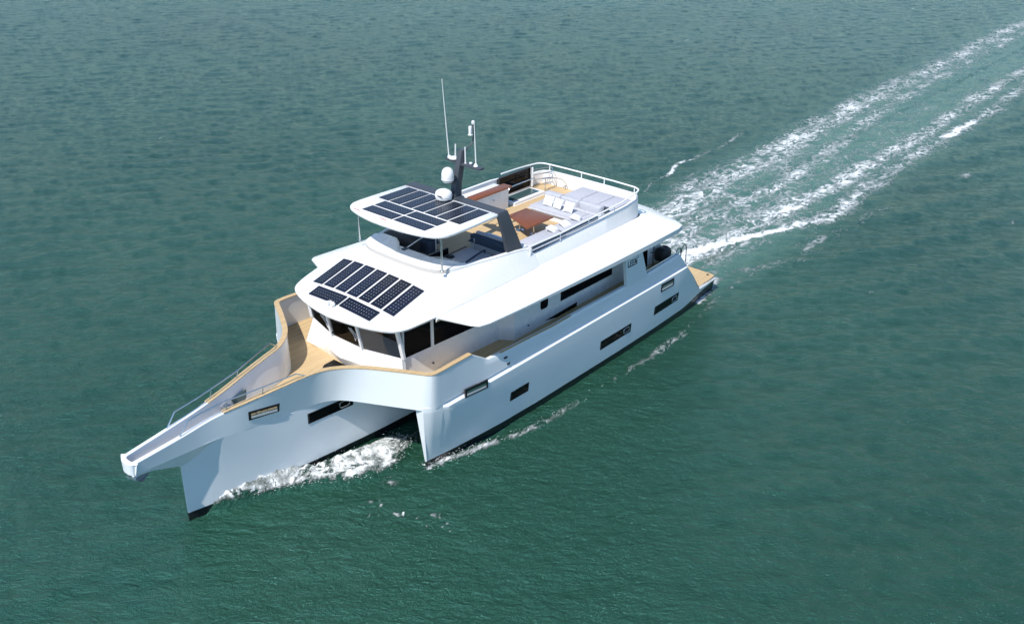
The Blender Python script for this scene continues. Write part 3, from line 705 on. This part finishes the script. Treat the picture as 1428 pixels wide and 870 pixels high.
MB().prism([(p[0]-.02*(p[0] > 12), -p[1]-.02) for p in ip]+[(p[0]-.02*(p[0] > 12), p[1]+.02) for p in isb[::-1]][1:-1], FZ-.08, FZ).build('flybridge_deck', M['teak'], boat)
# rails on the coaming
cr_ = coam[-1][0]
def rail(path, r, posts, name, parent, m='wrail', pr=.022, z0=None):
    o = MB().tube(path, r, 8).build(name, M[m], parent)
    for p, q in posts: MB().tube([p, q], pr, 8).build('stanchion', M[m], o)
    return o
rail([(13.15,-2.66,5.56),(15,-2.67,5.55),(17,-2.68,5.62),(19,-2.68,5.70),(20.1,-2.66,5.84)], .032, [((x,-2.67,z0),(x,-2.67,z1)) for x, z0, z1 in ((13.17,5.2,5.56),(14.95,5.25,5.55),(16.75,5.33,5.62),(18.5,5.38,5.68))], 'rail', cr_)
rail([(13.2,-2.66,5.39),(15,-2.67,5.41),(17,-2.68,5.48),(18.4,-2.68,5.52)], .02, [], 'rail', cr_)
arc = cr([(20.05,-2.67,5.83),(20.32,-2.58,5.86),(20.46,-2.3,5.87)], 4)+cr([(20.50,-1.2,5.88),(20.50,1.2,5.88),(20.46,2.3,5.88),(20.3,2.56,5.90),(20.0,2.66,5.92),(19.0,2.68,5.97),(17.75,2.68,6.0)], 4)
rail(arc, .034, [((20.48,y,5.6),(20.48,y,5.88)) for y in (-2.28,-.75,.45,2.2)]+[((19.7,2.66,5.56),(19.7,2.66,5.94)),((20.15,-2.62,5.5),(20.15,-2.62,5.85))], 'rail', cr_)

# solar panels: one mesh, copied; roof ones sit on the sloping roof
pm = MB().box((-.745,-.25,0), (.745,.25,.012)).build('solar_panel', M['solar'], None)
first = [pm]
def panel(mat4, parent):
    o = first.pop() if first else None
    if o is None: o = pm.copy(); COL.objects.link(o)
    o.parent = parent; o.matrix_world = mat4; return o
bm_ = bmesh.new(); bm_.from_mesh(rf.data); bvh = BVHTree.FromBMesh(bm_); bm_.free()
def roofz(x, y): return bvh.ray_cast(Vector((x, y, 9)), Vector((0, 0, -1)))[0].z
def seat_panel(cx, cy, along_x, L=1.49, Wd=.54):
    hx, hy = (L/2*.95, Wd/2) if along_x else (Wd/2*.95, L/2)
    z = lambda a, b: roofz(cx+a*hx, cy+b*hy)
    z00, z10, z01, z11 = z(-1,-1), z(1,-1), z(-1,1), z(1,1)
    ux = Vector((2*hx, 0, ((z10+z11)-(z00+z01))/2)).normalized(); uy = Vector((0, 2*hy, ((z01+z11)-(z00+z10))/2)).normalized()
    n = ux.cross(uy).normalized(); zc = max((z00+z10+z01+z11)/4, roofz(cx, cy))+.02
    a = ux if along_x else uy; b = n.cross(a).normalized()
    m = Matrix.Identity(4)
    for i in range(3): m[i][0] = a[i]; m[i][1] = b[i]; m[i][2] = n[i]
    m.translation = (cx, cy, zc-.004)
    return panel(m, rf)
for i in range(7): seat_panel(7.70, (i-3)*.592, True)
for y in (.79, -.79): seat_panel(6.62, y, False)

# floodlight / horn on the roof nose
hn = MB().lathe([(.05,0),(.06,.02),(.06,.08),(.03,.1)], (6.35,.22,4.80), 12)
hn.lathe([(.08,0),(.09,.03),(.09,.07),(.05,.11),(0,.12)], (6.28,.14,4.82), 16).tube([(6.35,.30,4.88),(6.2,.33,4.90)], .05, 12)
hn.build('horn', M['radome'], rf)

# ------------------------------------------------------------------ hardtop on arch and posts
HZ = 7.10
hpts = [(8.52,0),(8.55,.7),(8.64,1.3),(8.76,1.75),(8.92,2.08),(9.2,2.30),(9.6,2.36),(10.4,2.36),(11.84,2.30)]
hpts = [tuple(p) for p in cr(hpts[:7], 4)]+hpts[7:]
hp = [(x,-y) for x, y in hpts[::-1]]+hpts[1:]
def inset(poly, d):
    n = len(poly); out = []
    for i in range(n):
        a = Vector(poly[i-1]); b = Vector(poly[i]); c = Vector(poly[(i+1) % n])
        t1 = (b-a).normalized(); t2 = (c-b).normalized(); t = (t1+t2).normalized(); nn = Vector((-t.y, t.x))
        if nn.dot(Vector((10.2, 0))-b) < 0: nn = -nn
        out.append(tuple(b+nn*d))
    return out
mb = MB()
mb.loft([[(x, y, z) for x, y in inset(hp, d)] for d, z in ((.10, HZ-.13), (.03, HZ-.12), (0, HZ-.085), (0, HZ-.03), (.035, HZ)) ], close_u=True, cap=True)
ht = mb.build('hardtop', M['gel'], boat, 50)
def flat_panel(cx, cy, along_x):
    m = Matrix.Translation((cx, cy, HZ+.006)) @ (Matrix.Identity(4) if along_x else Matrix.Rotation(R(90), 4, 'Z'))
    return panel(m, ht)
for i in range(7): flat_panel(10.94, (i-3)*.583, True)
for x in (9.83, 9.24):
    for y in (.79, -.79): flat_panel(x, y, False)
for y in (.3, 1.62):
    MB().box((8.80+.02*(y > 1), y-.17, HZ+.002), (8.86+.02*(y > 1), y+.17, HZ+.007)).build('red_marking', M['red'], ht)
for s in (-1, 1):
    o = MB().tube([(9.24, s*2.06, 5.70), (9.22, s*2.06, HZ-.1)], .032, 10).lathe([(.07,0),(.07,.02),(.04,.03)], (9.24, s*2.06, 5.715), 12)
    o.build('post', M['steel'], ht)
# anthracite arch: cross-beam with two splayed legs
mb = MB()
mb.loft([[(11.86,y,HZ-.16),(11.86,y,HZ+.015),(12.26,y,HZ+.015),(12.30,y,HZ-.16)] for y in (-2.30,-1,0,1,2.30)], close_u=True, cap=True)
for s in (-1, 1):
    rows = []
    for x0, x1, y, z in ((11.80,12.30,2.30,HZ+.012),(11.80,12.32,2.36,HZ-.10),(12.0,12.62,2.42,6.3),(12.22,13.06,2.47,5.35)):
        rows.append([(x0,s*(y-.13),z),(x0,s*y,z),(x1,s*y,z),(x1,s*(y-.13),z)])
    mb.loft(rows, close_u=True, cap=True)
arch = mb.build('arch', M['anth'], boat, 30)
# radar mast
MA = 12.07
mb = MB(); rows = []
for z, xa, xb, hw in ((HZ+.01,11.93,12.30,.13),(7.6,12.03,12.34,.12),(8.2,12.20,12.48,.11),(8.78,12.36,12.62,.10)):
    rows.append([(xa,-hw,z),(xa,hw,z),(xb,hw,z),(xb,-hw,z)])
mb.loft(rows, close_u=True, cap=True)
mb.box((11.85,-.25,HZ+.016), (12.32,.25,HZ+.045))
mast = mb.build('radar_mast', M['anth'], boat, 30, bevel=.02)
MB().slab([(12.3,-.98,8.24),(12.58,-.98,8.24),(12.62,0,8.28),(12.55,.70,8.32),(12.32,.70,8.32),(12.24,0,8.28)], (0,0,1), .05).build('spreader', M['anth'], mast)
MB().box((11.72,-.09,7.70), (12.2,.09,7.75)).build('dome_bracket', M['anth'], mast)
rd = MB().lathe([(.18,0),(.29,.02),(.31,.10),(.31,.17),(.29,.26),(.22,.32),(.1,.345),(.0,.35)], (11.62,.12,HZ+.03), 32).build('radar_scanner', M['radome'], mast, 60)
sdm = MB().lathe([(.10,0),(.17,.015),(.215,.09),(.225,.2),(.22,.33),(.19,.44),(.13,.51),(.06,.545),(.0,.55)], (11.72,0,7.75), 32).build('satellite_dome', M['radome'], mast, 60)
MB().lathe([(.232,0),(.232,.02)], (11.72,0,7.86), 32).build('dome_seam', M['grey'], sdm)
MB().lathe([(.315,0),(.315,.015)], (11.62,.12,HZ+.14), 32).build('dome_seam', M['grey'], rd)
MB().box((11.30,-.07,HZ+.20), (11.318,.12,HZ+.235)).build('dome_marking', M['ink'], rd)
MB().lathe([(.02,0),(.19,.02),(.2,.05),(.17,.075),(0,.09)], (12.45,.36,8.36), 24).build('tv_antenna', M['radome'], mast, 60)
def whip(p, q, r0, r1, nm='antenna'):
    P = Vector(p); Q = Vector(q)
    MB().tube([P, P+(Q-P)*.03], r0*1.9, 8).tube([P, P+(Q-P)*.3, P+(Q-P)*.65, Q], r0, 8, r1=r1).build(nm, M['radome'], mast)
whip((12.45,.62,8.36),(12.30,.75,11.2),.022,.010)
whip((12.45,.30,8.42),(12.45,.29,8.93),.028,.024)
whip((12.45,-.19,8.31),(12.45,-.18,8.92),.026,.022)
whip((12.45,-.70,8.30),(12.45,-.62,9.92),.024,.012)
MB().lathe([(.07,0),(.09,.03),(.05,.10),(.03,.13),(0,.14)], (12.45,-.69,8.29), 12).build('antenna_base', M['radome'], mast)
MB().lathe([(.02,0),(.02,.06),(.06,.07),(.06,.11),(0,.12)], (12.45,-.45,8.29), 10).build('gps_mushroom', M['radome'], mast)
MB().lathe([(.03,0),(.07,.03),(.07,.1),(0,.14)], (12.35,.5,8.37), 10).build('gps_mushroom', M['radome'], mast)
gn = MB().tube(cr([(12.55,-.05,8.74),(12.78,-.05,8.80),(12.98,-.05,8.95),(13.05,-.05,9.25),(13.02,-.05,9.6)], 5), .028, 8).build('gooseneck', M['anth'], mast)
MB().lathe([(.05,0),(.06,.02),(.06,.1),(.03,.13)], (13.02,-.05,9.6), 12).build('masthead_light', M['radome'], gn)
MB().box((12.82,-.10,9.24), (12.93,0,9.56)).build('sensor_box', M['radome'], gn, bevel=.02)

# ------------------------------------------------------------------ flybridge fittings
# front deck moulding with the helm fairing
c = [p for p in ip if p[0] < 10.4]; c2 = [p for p in isb if p[0] < 10.4]
front_curve = [(p[0], -p[1]) for p in c[::-1]]+[(p[0], p[1]) for p in c2[1:]]
rows = []
for x, y in front_curve:
    xb = 9.95 if abs(y) < 1.9 else max(x+.1, 9.95)
    rows.append([(x-.02, y, 5.60), ((x+xb)/2, y*.98, 5.66), (xb, y*.96, 5.66), (xb, y*.96, FZ)])
fd = MB().loft(rows).build('flybridge_dash', M['gel'], boat, 35)
# helm fairing: curved screen-like hump, starboard of the middle
mb = MB(); rows = []
for y, xf, xr, zr in ((2.08,9.55,9.98,5.76),(1.75,9.32,9.97,5.87),(.95,9.22,9.92,5.90),(.72,9.22,9.82,5.84),(.46,9.22,9.55,5.69)):
    rows.append([(xf, y, 5.64), (xr, y, zr), (xr+.10, y, zr-.02), (xr+.14, y, 5.3)])
hf = MB().loft(rows, cap=True).build('helm_fairing', M['gel'], fd, 20)
MB().box((10.3,.5,FZ), (10.75,2.0,5.72)).build('helm_console', M['inter'], fd, bevel=.05)
MB().box((9.72,.28,5.665), (9.95,.42,5.70)).build('switch_panel', M['anth'], fd)
hs = MB().box((11.1,.5,FZ), (11.6,1.9,5.45)).build('helm_seat', M['navy'], boat, bevel=.06)
MB().box((11.55,.5,5.3), (11.7,1.9,5.95)).build('backrest', M['navy'], hs, bevel=.05)
# companionway with glass screen, white locker beside it
cw = MB().box((9.98,-.55,FZ+.003), (11.0,.45,FZ+.02)).build('companionway', M['inter'], boat)
MB().box((10.0,-.62,FZ), (11.05,-.56,5.60)).build('glass_screen', M['bglass'], cw)
rail([(9.98,.40,5.66),(10.6,.42,5.78),(11.5,.46,5.86)], .02, [((11.5,.46,FZ),(11.5,.46,5.86))], 'screen_frame', cw, 'wrail')
lk = MB().loft([[(9.9,-.62,z),(11.0,-.62,z2),(11.0,-1.7,z2),(9.9,-1.7,z)] for z, z2 in ((FZ,FZ),(5.64,5.30))], close_u=True, cap=True).build('locker', M['gel'], boat, bevel=.03)
# port lounger with dark arm rests
lg = MB().box((10.55,-1.85,FZ), (12.1,-.66,5.28)).build('lounge_base', M['gel'], boat, bevel=.04)
MB().box((10.6,-1.8,5.28), (12.05,-.7,5.36)).build('cushion', M['cush'], lg, bevel=.035)
MB().box((10.75,-.95,5.36), (11.0,-.75,5.44)).build('armrest', M['black'], lg, bevel=.03)
MB().tube([(10.6,-.72,5.40),(11.9,-.70,5.42)], .025, 6).build('grab_rail', M['anth'], lg)
MB().tube(cr([(10.7,-1.7,5.40),(11.0,-1.68,5.46),(11.9,-1.55,5.5),(12.0,-1.5,5.36)], 4), .035, 8).build('grab_rail', M['navy'], lg)
MB().tube([(12.02,-1.02,5.3),(12.0,-1.0,5.78)], .025, 8).build('grab_post', M['steel'], lg)
# L-shaped sofa: forward back, port run, aft run
sf = MB().box((12.45,-2.45,FZ), (13.35,-.45,5.36)).box((13.35,-2.5,FZ), (17.9,-1.85,5.30)).box((16.9,-1.9,FZ), (18.15,.35,5.30)).build('sofa', M['gel'], boat, bevel=.03)
MB().box((12.38,-2.4,5.42), (12.62,-.42,5.70)).build('backrest', M['navy'], sf, bevel=.06)
MB().box((12.41,-2.42,FZ+.01), (12.447,-.46,5.42)).build('front_panel', M['dash'], sf)
MB().box((12.62,-2.4,5.36), (13.35,-.47,5.50)).build('seat_cushion', M['pil'], sf, bevel=.05)
MB().box((12.60,-2.35,5.50), (12.78,-.5,5.76)).build('backrest', M['cush'], sf, bevel=.06)
for a, b in ((13.4,15.1),(15.12,16.9)):
    MB().box((a,-2.3,5.30), (b,-1.75,5.42)).build('seat_cushion', M['cush'], sf, bevel=.05)
    MB().box((a,-2.52,5.30), (b+.3,-2.26,5.50)).build('backrest', M['cush'], sf, bevel=.10, seg=3)
MB().box((16.85,-2.0,5.30), (17.75,.40,5.42)).build('seat_cushion', M['cush'], sf, bevel=.05)
MB().box((16.95,-2.3,5.30), (17.75,-2.0,5.42)).build('seat_cushion', M['cush'], sf, bevel=.05)
for a, b in ((-.44,.40),(-1.36,-.45),(-2.45,-1.37)):
    MB().box((17.80,a,5.36), (18.14,b,5.74)).build('backrest', M['cush'], sf, bevel=.07, seg=3)
MB().box((13.4,-2.585,5.2), (17.5,-2.56,5.49)).build('outer_panel', M['navy'], sf)
MB().box((18.17,-2.5,FZ), (18.36,.2,5.60)).build('sofa_back_panel', M['anth'], sf)
# sun pad
pad = MB().box((18.45,-2.5,FZ), (20.1,.1,5.33)).build('sun_pad', M['gel'], boat, bevel=.03)
for a, b in ((-.78,.08),(-1.66,-.80),(-2.50,-1.68)):
    MB().box((18.47,a,5.33), (20.08,b,5.45)).build('cushion', M['cush'], pad, bevel=.04)
# bar counter
bc = MB().box((14.85,1.5,FZ), (16.85,2.3,5.90)).build('bar_counter', M['gel'], boat, bevel=.02)
MB().box((14.72,1.42,5.905), (16.98,1.88,5.96)).build('counter_top', M['varn'], bc, bevel=.015)
MB().lathe([(.02,0),(.02,.04)], (15.9,1.49,5.6), 8, (0,-1,0)).build('latch', M['anth'], bc)
# stair hatch
hx = MB().prism([(17.15,1.42),(19.2,1.42),(19.2,2.3),(17.15,2.3)], FZ, 5.16).build('stair_hatch', M['gel'], boat, bevel=.02)
MB().box((17.28,1.58,5.163), (19.0,2.12,5.18)).build('pane', mat('green_tinted_glass', (0.045, 0.085, 0.085), 0.08), hx)
MB().box((17.3,2.46,5.1), (19.45,2.52,5.92)).build('dark_screen', M['bglass'], hx)
rail([(17.3,2.42,5.98),(19.45,2.42,5.98)], .025, [((17.3,2.42,5.2),(17.3,2.42,5.98)),((19.45,2.42,5.2),(19.45,2.42,5.98))], 'guard_rail', hx, 'anth')
rail(cr([(17.6,2.2,5.2),(17.75,2.2,5.48),(18.2,2.2,5.52),(19.4,2.2,5.52)], 4), .025, [], 'guard_rail', hx, 'steel')
# steel gate rails in the starboard corner
gt = MB().tube([(19.45,2.35,5.1),(19.45,2.35,5.95)], .045, 8).build('gate_rail', M['wrail'], boat)
for z in (5.86, 5.6, 5.38):
    MB().tube(cr([(19.5,2.3,z),(20.1,2.05,z+.01),(20.2,1.85,z),(19.9,1.62,z-.02),(19.45,1.75,z-.03)], 4), .018, 6).build('bar', M['steel'], gt)
MB().tube([(19.45,1.62,5.03),(19.45,1.62,5.62)], .022, 6).build('bar', M['steel'], gt)
MB().tube(cr([(19.5,1.62,5.6),(20.0,1.3,5.55),(20.25,1.1,5.3),(20.2,1.1,5.04)], 4), .018, 6).build('bar', M['steel'], gt)

# ------------------------------------------------------------------ bow fittings
for s in (-1, 1):
    zc = lambda x: float(np.interp(x, [p[0] for p in top if p[0] > -1.5], [p[2] for p in top if p[0] > -1.5]))
    yc = lambda x: float(np.interp(x, [p[0] for p in top if p[0] > -1.5], [p[1] for p in top if p[0] > -1.5]))-.06
    xs_ = [0.30,1.2,2.2,3.2,3.9]
    if s < 0:
        path = [(-.02,s*yc(-.02),3.02)]+[(x, s*yc(x), zc(x)+h) for x, h in ((.30,.36),(.7,.36),(1.5,.34),(2.6,.27),(3.8,.22))]+[(4.1,s*yc(4.1),3.53)]
    else:
        path = [(-.02,s*yc(-.02),3.02)]+[(x, s*yc(x), zc(x)+h) for x, h in ((.30,.38),(1.2,.34),(2.7,.26),(4.3,.34))]+[(4.7,s*yc(4.7),3.54)]
    r_ = MB().tube(path, .022, 8).build('bow_rail', M['steel'], boat)
    for x in ((1.5,2.65) if s < 0 else (1.55,2.72)): MB().tube([(x, s*yc(x), zc(x)), (x+.08, s*yc(x), zc(x)+.28)], .014, 6).build('stanchion', M['steel'], r_)
wl = MB().box((1.75,-.05,DZ), (2.45,.42,DZ+.16)).build('windlass', M['gel'], boat, bevel=.03)
MB().lathe([(.15,0),(.15,.05),(.09,.08),(.075,.22),(.12,.27),(.12,.33),(.05,.36)], (2.0,.24,DZ+.16), 20).build('capstan', M['steel'], wl)
MB().lathe([(.11,0),(.13,.04),(.13,.12),(.08,.16),(0,.18)], (2.28,.30,DZ+.16), 18).build('motor_cover', M['radome'], wl)
MB().box((1.8,.02,DZ+.16), (2.3,.14,DZ+.30)).build('chain_guide', M['steel'], wl, bevel=.02)
MB().tube([(1.9,.10,DZ+.26),(1.2,.08,DZ+.20),(.4,.04,DZ+.14),(-1.2,.0,DZ+.12)], .026, 6).build('anchor_chain', M['anth'], wl)
MB().tube([(1.85,.30,DZ+.16),(1.78,.30,DZ+.52),(1.95,.30,DZ+.60)], .018, 6).build('brake_lever', M['steel'], wl)
for x, y in ((2.55,.34),(2.55,.1),(1.6,.25)):
    MB().lathe([(.05,0),(.05,.16),(.08,.18),(.08,.22),(0,.24)], (x,y,DZ), 10).build('foot_switch', M['steel'], wl)
MB().slab([(2.30,.50,2.86),(2.89,.52,2.97),(2.87,.52,2.72),(2.72,.50,2.50),(2.40,.50,2.62)], (0,1,0), .03).build('locker_lid', mat('teal_acrylic', (0.05,0.10,0.10), 0.3), boat)
MB().box((2.55,-.35,DZ+.004), (3.3,.45,DZ+.03)).build('locker_hatch', M['gel'], boat)
an = empty('anchor', (-1.2,0,2.3), 'grey steel anchor stowed under the tip of the bow platform', 'anchor')
MB().slab([(-.36,-.04,-.02),(.5,-.04,.02),(.5,-.04,.1),(-.36,-.04,.08)], (0,1,0), .08).build('shank', M['steel'], an)
MB().loft([[(-.42,0,.0),(-.20,-.02,-.16),(.25,-.0,-.08)],[(-.40,.14,-.02),(-.1,.24,-.22),(.2,.12,-.10)],[(-.36,.05,-.04),(-.05,.05,-.3),(.18,.04,-.12)],[(-.36,-.05,-.04),(-.05,-.05,-.3),(.18,-.04,-.12)],[(-.40,-.14,-.02),(-.1,-.24,-.22),(.2,-.12,-.10)]], close_v=True).build('fluke', M['steel'], an, 30)
# mooring line on the port side deck
ml = MB().tube(cr([(9.7,-3.7,DZ+.02),(10.1,-3.5,DZ+.05),(10.5,-3.6,DZ+.06),(10.9,-3.7,DZ+.35),(11.0,-3.82,DZ+.5),(11.15,-3.84,DZ+.35)], 5), .025, 6).build('mooring_rope', M['rope'])
tag(ml, 'short length of tan mooring rope lying on the port side deck beside the bulwark', 'rope')

# ------------------------------------------------------------------ loose things on board
tb = empty('dining_table', (15.14,-.86,FZ), 'varnished teak dining table with two legs in front of the grey sofa', 'table')
MB().prism([(-.82,-.72),(.80,-.70),(.82,.70),(-.22,.72)], .58, .63).build('tabletop', M['varn'], tb, bevel=.015)
for y in (-.35, .35): MB().lathe([(.16,0),(.16,.02),(.04,.04),(.04,.55),(.12,.58)], (.05,y,0), 12).build('leg', M['steel'], tb)
pmesh = None
def pillow_mesh():
    mb = MB(); n = 12; rows = []
    for i in range(n+1):
        r_ = []
        for j in range(n+1):
            u = i/n*2-1; v = j/n*2-1
            h = .085*((1-u**4)*(1-v**4))**.55
            k = 1-.05*(1-abs(u*v))
            r_.append((u*.215*k, v*.215*k, h))
        rows.append(r_)
    mb.loft(rows)
    mb.loft([[(x, y, -z) for x, y, z in r_] for r_ in rows])
    return mb
labels = ['white scatter pillow propped on the sofa back, nearest the bar counter', 'white scatter pillow propped on the sofa back, between two other upright pillows', 'white scatter pillow propped on the sofa back, nearest the port rail']
spots = [(17.17,-.26,7),(17.15,-.76,-4),(17.13,-1.32,5)]
pil = None
for (x, y, a), lb in zip(spots, labels):
    if pil is None: pil = pillow_mesh().build('scatter_pillow', M['pil'], None, 60); o = pil
    else: o = pil.copy(); COL.objects.link(o)
    o.location = (x+.12, y, 5.63); o.rotation_euler = (R(a), R(-58), R(a*.5))
    tag(o, lb, 'pillow', 'white pillows on the flybridge sofa')
for (x, y, a), lb in zip(((16.75,-2.05,20),(15.95,-2.12,-12),(15.2,-2.10,8)), ('white pillow lying flat in the port aft corner of the sofa', 'white pillow lying flat midway along the port run of the sofa', 'white pillow lying flat on the port run of the sofa, beside the table')):
    o = pil.copy(); COL.objects.link(o); o.location = (x, y, 5.51); o.rotation_euler = (R(14), R(4), R(a)); tag(o, lb, 'pillow', 'white pillows on the flybridge sofa')
# covered grill on the aft deck
gr = empty('covered_grill', (21.35,-3.40,DZ), 'small grill under a black cover on the aft deck', 'grill')
mb = MB(); rows = []
for z, a, b in ((.25,.34,.26),(.35,.36,.28),(.60,.36,.28),(.72,.32,.24),(.79,.24,.16),(.81,.1,.08)):
    rows.append([(math.copysign(abs(math.cos(t))**.6, math.cos(t))*a*(1+.02*math.sin(5*t+z*9)), math.copysign(abs(math.sin(t))**.6, math.sin(t))*b*(1+.03*math.sin(7*t)), z-.10*max(0, math.cos(t))*(z > .8)) for t in [k*2*math.pi/28 for k in range(28)]])
MB().loft(rows, close_u=True, cap=True).build('cover', M['black'], gr, 60)
for x in (-.4, .4): MB().tube([(x*.6,0,0),(x*.6,0,.5)], .04, 8).build('leg', M['steel'], gr)

# ------------------------------------------------------------------ flying spray along the bow waves
def spray():
    rng = random.Random(11); mb = MB()
    tet = [(1,1,1),(1,-1,-1),(-1,1,-1),(-1,-1,1)]; tf = [(0,1,2),(0,3,1),(0,2,3),(1,3,2)]
    for i in range(1500):
        if i < 1050:
            x = rng.betavariate(2.6, 2.0)*7.2+.5
            inner = lerp(x, [0,1.9,3,4.2,6,7.7], [0.05,.3,.5,.8,1.15,1.35]); outer = lerp(x, [0,1.2,1.8,2.8,3.5,4.3,5.1,5.9,6.5,7.7], [.2,.4,.65,1.05,1.5,2.2,2.7,2.9,2.7,2.3])
            t = rng.betavariate(1.6, 1.3); y = -(inner+(outer-inner)*t*1.05); z = WZ+.08+abs(rng.gauss(0, .16))
        else:
            x = 6.6+rng.expovariate(.45); ye = lerp(x, [6.6,7.5,8.6,9.7,10.8,13.3,18], [3.66,3.85,4.15,4.5,4.8,4.95,5.05]); y = -(ye+rng.gauss(0, .12)); z = WZ+.04+abs(rng.gauss(0, .09))
        r = rng.uniform(.004, .012)
        q = [Vector((a, b, c))*r for a, b, c in tet]; rot = Matrix.Rotation(rng.random()*6, 3, (rng.random()+.1, rng.random(), rng.random()))
        mb.add([rot @ v+Vector((x, y, z)) for v in q], tf)
    bm = bmesh.new(); me = bpy.data.meshes.new('bow_spray'); me.from_pydata(mb.v, [], mb.f); bm.free()
    me.materials.append(mat('spray_drops', (0.85, 0.87, 0.88), 0.5))
    o = bpy.data.objects.new('bow_spray', me); COL.objects.link(o); tag(o, 'white drops of spray thrown up along the bow waves', 'spray', None, 'stuff')
spray()
